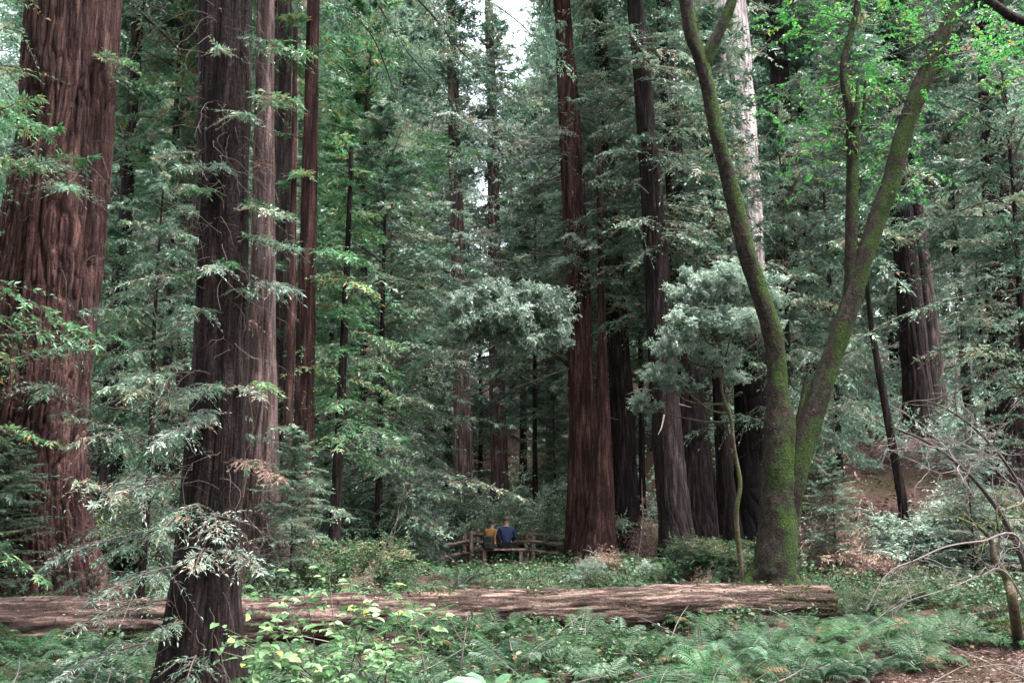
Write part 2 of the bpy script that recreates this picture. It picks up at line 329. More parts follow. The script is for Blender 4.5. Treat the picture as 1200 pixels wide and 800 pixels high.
# ------------------------------------------------------------------ trunks
def trunk_mesh(name, ctr, rad, matl, off, segs=96, rings=140, groove=0.12, nridge=26, flare=0.45, fh=0.7, lobes=0.10, seed=1, zbase=0.0, squash=1.0):
    """ctr: control points bottom to top, rad: radii; real furrows pushed into the surface"""
    c = crv(np.concatenate([np.asarray(ctr), np.asarray(rad)[:, None]], 1), 400)
    # resample, denser near the bottom
    u = np.linspace(0, 1, rings) ** 1.25
    idx = u * 399; k = idx.astype(int).clip(0, 398); f = (idx - k)[:, None]
    c = c[k] * (1 - f) + c[k + 1] * f
    pc = c[:, :3]; rr = c[:, 3]
    T = nrm(np.gradient(pc, axis=0)); A = nrm(np.cross(T, np.array([0, 1.0, 0]))); B = np.cross(T, A)
    th = np.arange(segs) / segs
    s = np.concatenate([[0], np.cumsum(np.linalg.norm(np.diff(pc, axis=0), axis=1))])
    TH, S = np.meshgrid(th, s)
    warp = 0.9 * (vnoise(TH, S, 7, 2.2, seed) - 0.5) / nridge * 3
    def ridged(nt, zs, sd):
        n = vnoise((TH + warp) % 1.0, S, nt, zs, sd); return np.clip(np.abs(2 * n - 1) * 2.6, 0, 1) ** 0.6
    d = 0.5 * ridged(nridge, 1.7, seed + 1) + 0.32 * ridged(nridge * 2 + 1, .7, seed + 2) + 0.18 * ridged(nridge * 4 + 3, .25, seed + 3)
    big = vnoise(TH, S, 5, 3.5, seed + 4) - 0.5
    lob = (vnoise(TH, S * 0 + seed * 0.7, 7, 5, seed + 5) - 0.35)
    fl = 1 + flare * np.exp(-S / fh) + lobes * 5 * lob * np.exp(-S / (fh * 1.4))
    r = rr[:, None] * (fl + groove * (d - 0.75) + 0.10 * big)
    V = pc[:, None] + r[..., None] * (A[:, None] * np.cos(TH * 2 * math.pi)[..., None] * squash + B[:, None] * np.sin(TH * 2 * math.pi)[..., None])
    mb = MB(); i = np.arange(rings - 1)[:, None] * segs; j = np.arange(segs)[None]
    a = i + j; b = i + (j + 1) % segs
    mb.add(V.reshape(-1, 3), np.stack([a, b, b + segs, a + segs], -1).reshape(-1, 4))
    return mb.mesh(name, [matl], off, smooth=True), pc, rr, A, B

def px_line(pts, Y, H=None, ground=True, taper=0.72):
    """pixel control points (px, py, width), top first -> centres and radii from the ground up"""
    c = [P(a, b, Y if len(q) < 1 else Y + q[0]) for a, b, w, *q in pts]; r = [RAD(b, w, Y) for a, b, w, *q in pts]
    c = c[::-1]; r = r[::-1]
    if ground:
        z0 = float(hgt(c[0][0], c[0][1])) - 0.15
        if c[0][2] > z0 + 0.25:
            sl = (c[0] - c[1]) / max(1e-3, (c[1][2] - c[0][2])); sl = np.clip(sl, -0.25, 0.25)
            b0 = c[0] + sl * (c[0][2] - z0); b0[2] = z0
            c.insert(0, b0); r.insert(0, r[0] * 1.04)
        else: c[0][2] = min(c[0][2], z0)
    if H and c[-1][2] < H:
        sl = (c[-1] - c[-2]) / (c[-1][2] - c[-2][2])
        top = c[-1] + sl * (H - c[-1][2]); hh = H - c[-1][2]
        midp = c[-1] + sl * hh * 0.5
        rt = max(0.04, r[-1] * (1 - taper * min(1, hh / 25)))
        c += [midp, top]; r += [(r[-1] + rt) / 2, rt]
    return np.array(c), np.array(r)

# shared crown meshes ---------------------------------------------------------
def crown_mesh(name, H, z0, Rm, nb, matl, kl, kw, n1, n2, top=1.0, droop=0.18, shape=0.5, f1=0.30, lumpy=0.35):
    mb = MB()
    u = (np.arange(nb) + rng.random(nb)) / nb
    z = z0 + (H - z0) * u ** 0.9 * top
    az = np.arange(nb) * 2.399963 + rng.normal(0, 0.5, nb)
    Rr = Rm * (np.clip((1 - u), 0.03, 1) ** shape) * np.clip(1 - lumpy + 2.6 * lumpy * (rng.random(nb) ** 1.3), .2, 2) * np.clip(0.55 + u * 3, 0, 1)
    el = 0.22 + 0.45 * u + rng.normal(0, 0.28, nb)
    D = np.stack([np.cos(az) * np.cos(el), np.sin(az) * np.cos(el), np.sin(el)], 1)
    conifer_boughs(mb, np.stack([0 * z, 0 * z, z], 1), D, Rr, droop + 0.12 * rng.random(nb), kl, kw, n1, n2, f1)
    return mb.mesh(name, [matl, M['twig']])
CR = {}
CR['young0'] = crown_mesh('young_crown', 12, 0.7, 2.7, 150, M['needle'], 0.10, 0.030, 15, 10)
CR['young1'] = crown_mesh('young_crown', 12, 1.4, 2.2, 90, M['needle_green'], 0.10, 0.030, 15, 10, lumpy=0.45)
CR['young2'] = crown_mesh('young_crown', 12, 0.5, 3.0, 110, M['needle_pale'], 0.10, 0.030, 15, 10, droop=0.3)
CR['high'] = crown_mesh('young_crown', 12, 4.2, 2.6, 110, M['needle'], 0.10, 0.030, 15, 10, droop=0.3, lumpy=0.5)
CR['young4'] = CR['young2'].copy(); CR['young4'].materials[0] = M['needle']
CR['young3'] = crown_mesh('young_crown', 12, 2.0, 2.6, 80, M['needle'], 0.10, 0.030, 15, 10, droop=0.28, lumpy=0.5)
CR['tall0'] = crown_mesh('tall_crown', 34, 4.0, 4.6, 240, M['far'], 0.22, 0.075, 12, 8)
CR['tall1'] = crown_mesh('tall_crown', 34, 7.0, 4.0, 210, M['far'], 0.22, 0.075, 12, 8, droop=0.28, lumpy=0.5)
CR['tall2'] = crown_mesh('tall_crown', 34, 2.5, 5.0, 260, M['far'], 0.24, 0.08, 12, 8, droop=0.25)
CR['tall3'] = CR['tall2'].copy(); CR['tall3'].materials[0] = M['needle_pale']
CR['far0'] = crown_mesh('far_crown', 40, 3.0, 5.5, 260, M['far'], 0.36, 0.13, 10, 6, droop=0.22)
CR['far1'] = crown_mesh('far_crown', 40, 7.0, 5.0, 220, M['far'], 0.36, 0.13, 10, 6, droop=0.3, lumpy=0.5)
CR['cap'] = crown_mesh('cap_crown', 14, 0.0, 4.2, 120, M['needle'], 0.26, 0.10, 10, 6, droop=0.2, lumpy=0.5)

tm, *_ = trunk_mesh('young_trunk', [(0, 0, -0.3), (0.05, 0, 4), (-0.04, 0.03, 8), (0, 0, 12)], [0.10, 0.075, 0.045, 0.012], M['bark_dark'], (0, 0, 0), 16, 40, 0.15, 7, 0.5, 0.3)
TR = {'young': tm}
tm, *_ = trunk_mesh('tall_trunk', [(0, 0, -0.6), (0.1, 0.05, 12), (-0.05, 0.1, 24), (0, 0, 34)], [0.36, 0.28, 0.16, 0.03], M['bark_dark'], (0, 0, 0), 32, 90, 0.14, 12, 0.4, 0.6)
TR['tall'] = tm
tm, *_ = trunk_mesh('far_trunk', [(0, 0, -1.5), (0.1, 0.05, 12), (-0.05, 0.1, 26), (0, 0, 40)], [0.5, 0.4, 0.24, 0.03], M['bark_dark'], (0, 0, 0), 20, 50, 0.12, 9, 0.3, 0.6)
TR['far'] = tm

def std_tree(name, label, px, Y, kind, trunk, s=1.0, rz=None, group=None, wide=1.0, cat='tree'):
    x = (px - 600) / F * Y * 1.0 / math.cos(PITCH) * 1.0
    x = P(px, 560, Y)[0]
    z = float(hgt(x, Y))
    r = root(name, label, cat, (x, Y, z), group, random.random() * 6.28 if rz is None else rz)
    link('trunk', TR[trunk], r, scale=(s, s, s)); link('crown', CR[kind], r, scale=(s * wide, s * wide, s))
    return r

def big_tree(name, label, Y, pts, bark, H, segs=96, rings=150, cap=None, cap_z=16, dead=0, group=None, boughs=None, hang=None, **kw):
    c, r = px_line(pts, Y, H)
    base = c[0].copy(); base[2] = float(hgt(c[0][0], c[0][1]))
    ro = root(name, label, 'tree', base, group)
    me, pc, rr, A, B = trunk_mesh('trunk', c, r, M[bark], base, segs, rings, seed=abs(hash(pts[0])) % 1000, **kw)
    link('trunk', me, ro)
    if cap:
        k = int(np.argmin(abs(pc[:, 2] - cap_z))); q = pc[k] - base
        link('crown', CR['cap'], ro, tuple(q), (0, 0, random.random() * 6), (cap, cap, cap * 1.1))
    if dead:
        zs = rng.uniform(3.5, 15, dead)
        for z in zs:
            mb = MB()
            k = int(np.argmin(abs(pc[:, 2] - z))); a = rng.random() * 6.28; L = rng.uniform(0.3, 2.0)
            d = nrm(np.array([math.cos(a), math.sin(a), rng.uniform(-0.45, 0.15)]))
            q = pc[k] + d * rr[k] * 0.7
            tube(mb, np.array([q, q + d * L * 0.5 + [0, 0, rng.normal(0, 0.05)], q + d * L - [0, 0, 0.08]]), [0.03, 0.02, 0.006], 5)
            link('dead_branch', mb.mesh('dead_branch', [M['twig']], base), ro)
    ro_data = dict(root=ro, base=base, pc=pc, rr=rr)
    if hang:
        nb_, z0_, z1_, L_, mt_ = hang; mb = MB()
        zs = z0_ + (z1_ - z0_) * rng.random(nb_) ** 0.8; k = np.array([int(np.argmin(abs(pc[:, 2] - z))) for z in zs]); a = rng.random(nb_) * 6.28
        D = np.stack([np.cos(a), np.sin(a), rng.normal(.05, .15, nb_)], 1)
        q = pc[k] + D * rr[k][:, None] * .6
        conifer_boughs(mb, q, D, L_ * rng.uniform(.4, 1.15, nb_), .22 + .15 * rng.random(nb_), .11 * max(1, Y / 26), .034 * max(1, Y / 26), 14, 7, .32)
        link('boughs', mb.mesh('boughs', [M[mt_], M['twig']], base), ro)
    if boughs: add_boughs(ro_data, boughs)
    return ro_data

def add_boughs(T, lst, m='needle', name='bough', kl=0.085, kw=0.024):
    """lst: (px, py, Y of the bough's root, azimuth deg, length, count)"""
    for k, (px, py, Y, az, L, *rest) in enumerate(lst):
        q = P(px, py, Y); mm = rest[0] if rest else m
        pc = T['pc']; kk = int(np.argmin(abs(pc[:, 2] - q[2]))); c = pc[kk]
        # start on the trunk's own surface, facing the given way
        a = R(az); d = np.array([math.cos(a), math.sin(a), 0.0])
        st = c + d * T['rr'][kk] * 0.6; st[2] = q[2]
        mb = MB()
        D = nrm(d + [0, 0, 0.05])
        conifer_boughs(mb, [st], [D], [L + T['rr'][kk] * 0.4], 0.30, kl, kw, int(9 + 7 * L), 8, 0.34, bare=0.2, r0=0.006)
        link(name, mb.mesh(name, [M[mm], M['twig']], T['base']), T['root'])

# ---- the named trees (A..N in my notes), from left to right
TA = big_tree('redwood_tree', 'giant redwood with thick reddish furrowed trunk at the left edge of the clearing', 17,
    [(88, 0, 99), (77, 150, 99), (58, 300, 112), (44, 400, 118), (36, 500, 126), (30, 600, 134), (26, 680, 160)], 'bark_red', 30, 440, 420,
    cap=1.2, cap_z=17, nridge=36, groove=0.20, flare=0.22, fh=0.6)
add_boughs(TA, [(60, 215, 17, -75, 1.5), (40, 200, 17, -100, 1.3), (75, 235, 17, -60, 1.3), (50, 190, 17, -120, 1.2), (20, 60, 17, -125, 1.8, 'needle_green'), (10, 95, 17, -140, 1.9, 'needle_green'),
               (30, 110, 17, -110, 1.3, 'needle_green'), (120, 80, 17, -30, 1.0, 'needle_green'), (115, 95, 17, -10, 1.1, 'needle_green'), (100, 455, 17, -60, 1.0), (20, 545, 17, -110, 1.6),
               (5, 585, 17, -120, 1.8), (40, 600, 17, -95, 1.2), (10, 620, 17, -140, 1.6), (60, 560, 17, -70, 1.1), (95, 560, 17, -20, 1.2)])
TB = big_tree('redwood_tree', 'near redwood with dark shaggy trunk standing in front of the fallen log', 8.6,
    [(268, 0, 52), (264, 200, 51), (259, 400, 59), (253, 500, 64), (247, 600, 70), (240, 700, 80), (234, 800, 98)], 'bark_dark', 26, 300, 520,
    cap=0.9, cap_z=13, nridge=22, groove=0.20, flare=0.15, fh=0.3)
bb = []
for _k in range(20): bb.append((random.uniform(210, 300), random.uniform(20, 780), 8.6, random.uniform(-165, -15), random.uniform(.25, .55), random.choice(['needle', 'needle', 'needle_pale', 'needle_green'])))
for (px, py, az, L, mm) in [(228, 500, -100, 0.75, 'needle_pale'), (215, 560, -125, 0.9, 'needle_pale'), (230, 590, -95, 0.7, 'needle'), (262, 600, -70, 0.8, 'needle_pale'), (300, 640, -45, 0.6, 'needle_pale'),
        (250, 640, -80, 0.6, 'needle_pale'), (215, 660, -120, 0.9, 'needle_pale'), (200, 700, -150, 0.8, 'needle'), (195, 745, -140, 0.9, 'needle_pale'), (240, 760, -80, 0.7, 'needle'),
        (220, 620, -160, 1.0, 'needle_pale'), (280, 540, -40, 0.7, 'deadleaf'), (230, 440, -135, 0.8, 'needle'), (290, 120, -30, 0.7, 'needle_green'), (280, 150, -60, 0.6, 'needle'),
        (290, 250, -35, 0.7, 'needle'), (255, 320, -80, 0.5, 'needle_pale'), (225, 330, -130, 0.8, 'needle'), (290, 60, -20, 0.7, 'needle_green'), (250, 370, -95, 0.5, 'needle'), (300, 330, -20, 0.6, 'needle_pale')]:
    bb.append((px, py, 8.6, az, L, mm))
add_boughs(TB, bb, kl=0.048, kw=0.012)

_rg = np.random.default_rng(21)
def hairs(T, n, z0, z1, a0, a1, L0, L1, mt='twig', r=.003):
    mb = MB()
    for k in range(n):
        z = _rg.uniform(z0, z1); kk = int(np.argmin(abs(T['pc'][:, 2] - z))); a = R(_rg.uniform(a0, a1)); d = np.array([math.cos(a), math.sin(a), _rg.uniform(-.3, .3)])
        q = T['pc'][kk] + d * T['rr'][kk] * .9; L = _rg.uniform(L0, L1); pts = [q]
        for i in range(9): d = nrm(d + _rg.normal(0, .28, 3) - Z * .16); pts.append(pts[-1] + d * L / 9)
        tube(mb, np.array(pts), np.linspace(r, r * .4, 10), 3, cap=False)
        if k % 3 == 0:
            for i in (3, 5, 7):
                d2 = nrm(_rg.normal(0, 1, 3) - Z * .3); p2 = [pts[i]]
                for _ in range(5): d2 = nrm(d2 + _rg.normal(0, .3, 3) - Z * .1); p2.append(p2[-1] + d2 * L / 14)
                tube(mb, np.array(p2), np.linspace(r * .6, r * .3, 6), 3, cap=False)
    link('dead_twigs', mb.mesh('dead_twigs', [M[mt]], T['base']), T['root'])['kind'] = 'stuff'
hairs(TB, 110, .3, 6.5, -175, -5, .3, 1.0)
hairs(TA, 60, .5, 8, -170, -10, .4, 1.4, r=.005)

big_tree('slender_conifer', 'slender dark conifer trunk between the giant redwood and the near shaggy redwood', 26,
    [(163, 0, 13), (153, 150, 14), (145, 300, 17), (138, 450, 19), (127, 600, 27), (123, 660, 32)], 'bark_dark', 24, 64, 140, cap=0.75, cap_z=15, dead=14, hang=(30, 3, 14, 1.8, 'needle_green'))
big_tree('redwood_tree', 'grey brown redwood trunk just behind the left side of the shaggy redwood', 26,
    [(224, 0, 17), (221, 240, 18), (215, 600, 24)], 'bark_purple', 26, 80, 120, cap=0.9, cap_z=16, hang=(26, 5, 16, 2.2, 'needle'))
big_tree('redwood_pole', 'thinnest pinkish pole touching the left flank of the shaggy redwood', 23,
    [(238, 0, 9), (234, 260, 9), (228, 600, 14)], 'bark_purple', 18, 32, 80)
TC = big_tree('redwood_tree', 'widest grey brown trunk of the redwood cluster right of the shaggy redwood', 19,
    [(311, 0, 20), (309, 200, 24), (308, 400, 31), (305, 540, 42), (302, 620, 56), (300, 680, 80)], 'bark_cluster', 26, 220, 300, cap=0.9, cap_z=16, nridge=18, groove=0.2)
add_boughs(TC, [(315, 130, 19, -60, 0.9, 'needle_green'), (318, 290, 19, -40, 1.0), (310, 450, 19, -70, 0.9, 'needle_green'), (300, 540, 19, -90, 1.0), (320, 500, 19, -40, 1.0), (315, 590, 19, -60, 1.1), (330, 610, 19, -30, 1.0), (295, 380, 19, -110, 0.7, 'deadleaf'), (310, 200, 19, -80, 0.8, 'deadleaf')])
big_tree('redwood_tree', 'dark trunk in the middle of the redwood cluster right of the shaggy redwood', 22,
    [(334, 0, 15), (332, 200, 17), (328, 400, 21), (323, 600, 30)], 'bark_purple', 25, 80, 150, cap=0.8, cap_z=16, hang=(24, 3, 15, 1.8, 'needle_green'))
big_tree('redwood_tree', 'narrow reddish trunk squeezed between two wider trunks of the redwood cluster', 24,
    [(323, 0, 9), (321, 200, 11), (318, 400, 13), (315, 600, 18)], 'bark_red', 20, 48, 120)
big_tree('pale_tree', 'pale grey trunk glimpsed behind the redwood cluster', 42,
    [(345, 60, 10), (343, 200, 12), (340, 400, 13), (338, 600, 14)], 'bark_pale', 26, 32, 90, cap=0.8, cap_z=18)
big_tree('redwood_pole', 'thin leaning reddish pole inside the redwood cluster', 20.5,
    [(345, 130, 6), (342, 380, 9), (337, 500, 11), (333, 620, 14)], 'bark_red', 12, 32, 100)
TD = big_tree('redwood_tree', 'straight reddish redwood on the right edge of the redwood cluster', 21,
    [(367, 20, 14), (363, 200, 18), (358, 400, 22), (354, 600, 26), (352, 650, 34)], 'bark_red', 24, 120, 260, cap=0.8, cap_z=15, groove=0.18, nridge=14, hang=(20, 4, 14, 1.8, 'needle_green'))
add_boughs(TD, [(365, 560, 21, -60, 0.9), (365, 590, 21, -30, 1.1), (355, 610, 21, -100, 1.0), (372, 300, 21, -20, 0.9, 'needle_green'), (370, 120, 21, -20, 1.1, 'needle_green'), (362, 70, 21, -60, 1.2, 'needle_green')])
TE = big_tree('young_redwood', 'dark thin leaning young redwood right of the redwood cluster', 21.5,
    [(410, 225, 5), (403, 400, 9), (397, 520, 11), (390, 660, 14)], 'bark_dark', 9.5, 32, 90, groove=0.1, nridge=8)
mb = MB(); n = 46; u = rng.random(n); zz = 2.2 + 6.9 * u
cx = np.interp(zz, TE['pc'][:, 2], TE['pc'][:, 0]); cy = np.interp(zz, TE['pc'][:, 2], TE['pc'][:, 1]); az = rng.random(n) * 6.28
conifer_boughs(mb, np.stack([cx, cy, zz], 1), np.stack([np.cos(az), np.sin(az), 0.1 + 0 * az], 1), 0.5 + 1.5 * (1 - u), 0.3, 0.09, 0.028, 13, 8, 0.33)
link('crown', mb.mesh('crown', [M['needle_green'], M['twig']], TE['base']), TE['root'])

big_tree('redwood_tree', 'straight mid-distance redwood trunk left of centre with foliage over its top', 46,
    [(531, 100, 13), (533, 180, 14), (537, 300, 17), (541, 450, 20), (545, 600, 24)], 'bark_cluster', 30, 72, 150, cap=0.6, cap_z=19, dead=10, hang=(34, 10, 20, 4.0, 'needle_pale'))
big_tree('redwood_tree', 'dark distant redwood trunk rising behind the seated pair', 54,
    [(576, 120, 12), (578, 195, 13), (580, 350, 16), (584, 500, 19), (586, 600, 22)], 'bark_cluster', 32, 64, 120, cap=0.6, cap_z=20, hang=(34, 9, 24, 4.0, 'needle_pale'))
big_tree('slender_conifer', 'thin distant trunk midway between the seated pair and the central redwood', 60,
    [(616, 200, 6), (615, 230, 7), (613, 590, 9)], 'bark_dark', 24, 24, 80, cap=0.8, cap_z=16)
big_tree('slender_conifer', 'short thin trunk above the pale bush beside the central redwood', 44,
    [(643, 380, 6), (646, 590, 9)], 'bark_dark', 14, 24, 60)
big_tree('redwood_tree', 'tall central redwood with bare dead twigs high on its reddish trunk', 28,
    [(659, 0, 19), (664, 80, 22), (668, 150, 25), (673, 250, 27), (677, 330, 28), (681, 450, 30), (683, 550, 36), (686, 640, 50)], 'bark_red', 30, 200, 360, cap=0.6, cap_z=17, dead=26, groove=0.16, nridge=16, flare=0.2, fh=0.4, hang=(44, 6.5, 14, 2.3, 'needle_pale'))
big_tree('redwood_tree', 'slimmer buttressed trunk pressed against the right of the central redwood', 27,
    [(704, 330, 7), (706, 450, 14), (706, 550, 24), (704, 610, 33), (701, 650, 44)], 'bark_red', 12, 140, 220, groove=0.2, nridge=12, flare=0.2, fh=0.4)
big_tree('redwood_tree', 'dark redwood next right of the central pair of joined trunks', 30,
    [(712, 180, 18), (718, 280, 22), (724, 400, 25), (729, 470, 27), (733, 560, 29), (734, 625, 36)], 'bark_dark', 26, 130, 240, cap=0.45, cap_z=15, groove=0.16, nridge=14, flare=0.2, fh=0.4, hang=(46, 7, 16, 3.2, 'needle'))
big_tree('redwood_tree', 'dark curving redwood leaning left beside the blackened trunk', 26,
    [(744, 0, 18), (752, 80, 20), (757, 150, 21), (765, 240, 25), (770, 330, 28), (776, 420, 31), (783, 520, 34), (790, 600, 38), (794, 650, 46)], 'bark_dark', 28, 180, 320, cap=0.6, cap_z=16, dead=18, groove=0.2, nridge=14, flare=0.2, fh=0.4, hang=(60, 6.5, 15, 2.8, 'needle'))
big_tree('redwood_tree', 'blackened fire-scarred redwood trunk left of the forked mossy tree', 28.5,
    [(796, 300, 24), (802, 400, 28), (809, 480, 34), (815, 560, 42), (818, 640, 50)], 'bark_dark', 20, 140, 220, cap=0.35, cap_z=15, groove=0.2, nridge=12, flare=0.2, fh=0.4, hang=(36, 6, 14, 3.0, 'needle'))
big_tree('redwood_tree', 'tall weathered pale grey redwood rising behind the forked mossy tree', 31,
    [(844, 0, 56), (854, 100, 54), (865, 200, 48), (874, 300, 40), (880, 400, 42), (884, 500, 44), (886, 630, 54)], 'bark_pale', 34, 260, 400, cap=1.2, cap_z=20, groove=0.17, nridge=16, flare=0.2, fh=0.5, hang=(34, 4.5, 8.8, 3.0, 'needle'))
big_tree('redwood_tree', 'narrow dark trunk between the blackened trunk and the pale redwood', 29.5,
    [(838, 330, 10), (842, 450, 14), (850, 560, 20), (856, 630, 28)], 'bark_dark', 14, 64, 120, cap=0.6, cap_z=8)
big_tree('redwood_tree', 'left trunk of the twin dark redwoods on the right-hand slope', 37,
    [(1052, 180, 22), (1058, 260, 25), (1065, 340, 28), (1072, 420, 31), (1078, 490, 35)], 'bark_dark', 30, 110, 200, cap=0.6, cap_z=19, groove=0.18, nridge=14, hang=(40, 13.5, 20, 3, 'needle_pale'))
big_tree('redwood_tree', 'right trunk of the twin dark redwoods on the right-hand slope', 37.6,
    [(1072, 220, 14), (1080, 300, 18), (1090, 400, 22), (1098, 490, 26)], 'bark_purple', 28, 90, 180, cap=0.5, cap_z=17, groove=0.18, nridge=12, hang=(26, 13, 19, 3, 'needle'))
big_tree('redwood_tree', 'broad dark redwood half hidden in foliage at the right edge', 31,
    [(1168, 100, 40), (1178, 250, 46), (1188, 400, 54), (1194, 500, 62)], 'bark_dark', 30, 160, 240, cap=1.0, cap_z=17, groove=0.18, nridge=16, hang=(60, 5, 16, 3.6, 'needle'))
big_tree('slender_conifer', 'thin leaning trunk between the mossy tree and the twin redwoods', 27,
    [(1014, 320, 5), (1024, 400, 7), (1042, 500, 9)], 'bark_dark', 13, 32, 80, cap=0.5, cap_z=8)
big_tree('redwood_tree', 'dark trunk high at the top edge between pale redwood and forked stems', 44,
    [(905, 0, 20), (910, 60, 22), (915, 110, 22), (930, 480, 30)], 'bark_dark', 34, 64, 140, cap=1.1, cap_z=22, hang=(40, 9, 20, 4, 'needle'))
big_tree('redwood_tree', 'dark trunk at the top edge right beside the central redwood', 42,
    [(689, 0, 17), (693, 130, 19), (700, 480, 28)], 'bark_dark', 34, 64, 140, cap=0.5, cap_z=20, hang=(40, 9, 20, 4, 'needle'))
big_tree('redwood_tree', 'grey trunk at the top edge left of the misty sky gap', 50,
    [(428, 0, 13), (426, 140, 14), (420, 560, 20)], 'bark_purple', 34, 48, 120, cap=0.6, cap_z=22, hang=(40, 8, 20, 4, 'needle_pale'))
big_tree('slender_conifer', 'dark bare trunk in the misty wood left of the foliage-topped redwood', 56,
    [(473, 130, 9), (474, 230, 10), (478, 580, 15)], 'bark_dark', 30, 32, 100, cap=0.9, cap_z=18)
big_tree('slender_conifer', 'second dark trunk in the misty wood nearest the foliage-topped redwood', 60,
    [(498, 130, 9), (499, 240, 10), (503, 580, 15)], 'bark_dark', 30, 32, 100, cap=0.9, cap_z=18)
big_tree('slender_conifer', 'thin trunk on the slope just left of the right edge redwood', 33,
    [(1120, 300, 8), (1128, 400, 10), (1138, 500, 13)], 'bark_dark', 15, 32, 80, cap=0.5, cap_z=10)
big_tree('slender_conifer', 'dark thin trunk right of the central redwoods behind the bay leaves', 36,
    [(751, 440, 6), (753, 620, 9)], 'bark_dark', 13, 32, 80, cap=0.5, cap_z=8)

# ---- the forked mossy tree: one continuous trunk, stems grown out of it
YM = 16.6
def stem(mb, pts, n=70, segs=40, seed=3, mi=0, dY=0):
    c = np.array([[*P(a, b, YM + (q[0] if q else 0) + dY), RAD(b, w, YM) * (.84 if b < 470 else .93)] for a, b, w, *q in pts])
    k = crv(c, n); pc = k[:, :3]; rr = k[:, 3]
    T = nrm(np.gradient(pc, axis=0)); A = nrm(np.cross(T, np.array([0, 1.0, 0]))); B = np.cross(T, A)
    TH, S = np.meshgrid(np.arange(segs) / segs, np.arange(n) * 0.12)
    r = rr[:, None] * (1 + 0.10 * (vnoise(TH, S, 6, 0.7, seed) - 0.5) * 2 + 0.05 * (vnoise(TH, S, 16, 0.2, seed + 1) - 0.5) * 2)
    V = pc[:, None] + r[..., None] * (A[:, None] * np.cos(TH * 2 * math.pi)[..., None] + B[:, None] * np.sin(TH * 2 * math.pi)[..., None])
    i = np.arange(n - 1)[:, None] * segs; j = np.arange(segs)[None]; a = i + j; b = i + (j + 1) % segs
    mb.add(V.reshape(-1, 3), np.stack([a, b, b + segs, a + segs], -1).reshape(-1, 4), mi)
    return pc, rr, A, B
gm = P(905, 690, YM); zg = float(hgt(gm[0], YM)); gm[2] = zg
mossy = root('forked_tree', 'forked mossy broadleaf tree with curving stems behind the right end of the fallen log', 'tree', gm)
mb = MB(); SM = []
base = [(905, 712, 78), (906, 690, 64), (908, 660, 54), (911, 600, 46), (914, 540, 42), (914, 500, 38)]
SM.append(stem(mb, base[:] + [(912, 460, 31), (907, 400, 28), (891, 345, 25), (876, 300, 24), (858, 225, 22), (841, 160, 20), (831, 110, 19), (821, 70, 20), (811, 40, 20), (804, 0, 20), (798, -60, 19), (780, -200, 14)], 150, 64, 3))
SM.append(stem(mb, [(921, 640, 22), (926, 590, 28), (938, 530, 31), (955, 480, 30), (971, 430, 28), (985, 390, 29), (1003, 335, 26), (1014, 300, 25), (1030, 250, 25), (1044, 215, 25), (1055, 170, 25), (1068, 130, 25), (1085, 90, 24), (1098, 60, 21), (1112, 25, 18), (1122, 0, 17), (1140, -60, 14), (1170, -180, 9)], 130, 48, 11))
SM.append(stem(mb, [(993, 360, 14), (996, 320, 16), (998, 260, 17), (999, 200, 17), (999, 160, 18), (996, 130, 12), (989, 100, 10), (989, 70, 9), (997, 40, 9), (1004, 10, 8), (1006, -40, 7)], 80, 32, 17))
SM.append(stem(mb, [(826, 72, 15), (836, 50, 15), (848, 25, 15), (858, 0, 14), (870, -50, 11), (880, -140, 8)], 40, 32, 23))
stem(mb, [(999, 150, 9, -.1), (1004, 125, 7, -.1), (1005, 98, 3, -.1)], 16, 12, 5); stem(mb, [(1000, 160, 9, .05), (1011, 140, 6), (1014, 95, 3)], 16, 12, 6)
stem(mb, [(1088, 92, 8), (1102, 80, 6), (1112, 68, 5), (1122, 60, 2)], 16, 12, 8)
stem(mb, [(930, 520, 12, .1), (938, 490, 12, .1), (944, 455, 9, .15), (946, 438, 4, .15)], 16, 16, 9)
# roots
for (dx, dy, w) in [(-40, 22, 26), (-16, 26, 24), (20, 26, 26), (38, 20, 22)]:
    stem(mb, [(906 + dx * 0.2, 640, w * 0.7), (906 + dx * 0.55, 680, w), (906 + dx * 1.1, 690 + dy * 0.7, w * 0.8, -0.1), (906 + dx * 1.9, 708 + dy * 0.4, w * 0.3, -0.2)], 26, 20, 131 + dx)
link('trunk', mb.mesh('trunk', [M['bark_moss']], gm, smooth=True), mossy)
mb = MB()
for pc, rr, A, B in SM:
    n = 11000 if len(pc) > 100 else 3500; k = rng.integers(0, len(pc), n); a = rng.random(n) * 6.28
    d = A[k] * np.cos(a)[:, None] + B[k] * np.sin(a)[:, None]
    keep = (d @ nrm(np.array([0.55, -0.25, 0.75])) + rng.normal(0, 0.42, n)) > 0.22
    k = k[keep]; d = d[keep]; q = pc[k] + d * rr[k][:, None] * 1.0 + rng.normal(0, 0.012, (len(k), 3))
    t = axes(q, d + rng.normal(0, 0.5, d.shape) - Z * 0.3, rng.normal(0, 1, d.shape), rng.uniform(0.010, 0.026, len(k))); kites(mb, t, 0.012)
link('moss', mb.mesh('moss', [M['moss']], gm), mossy)
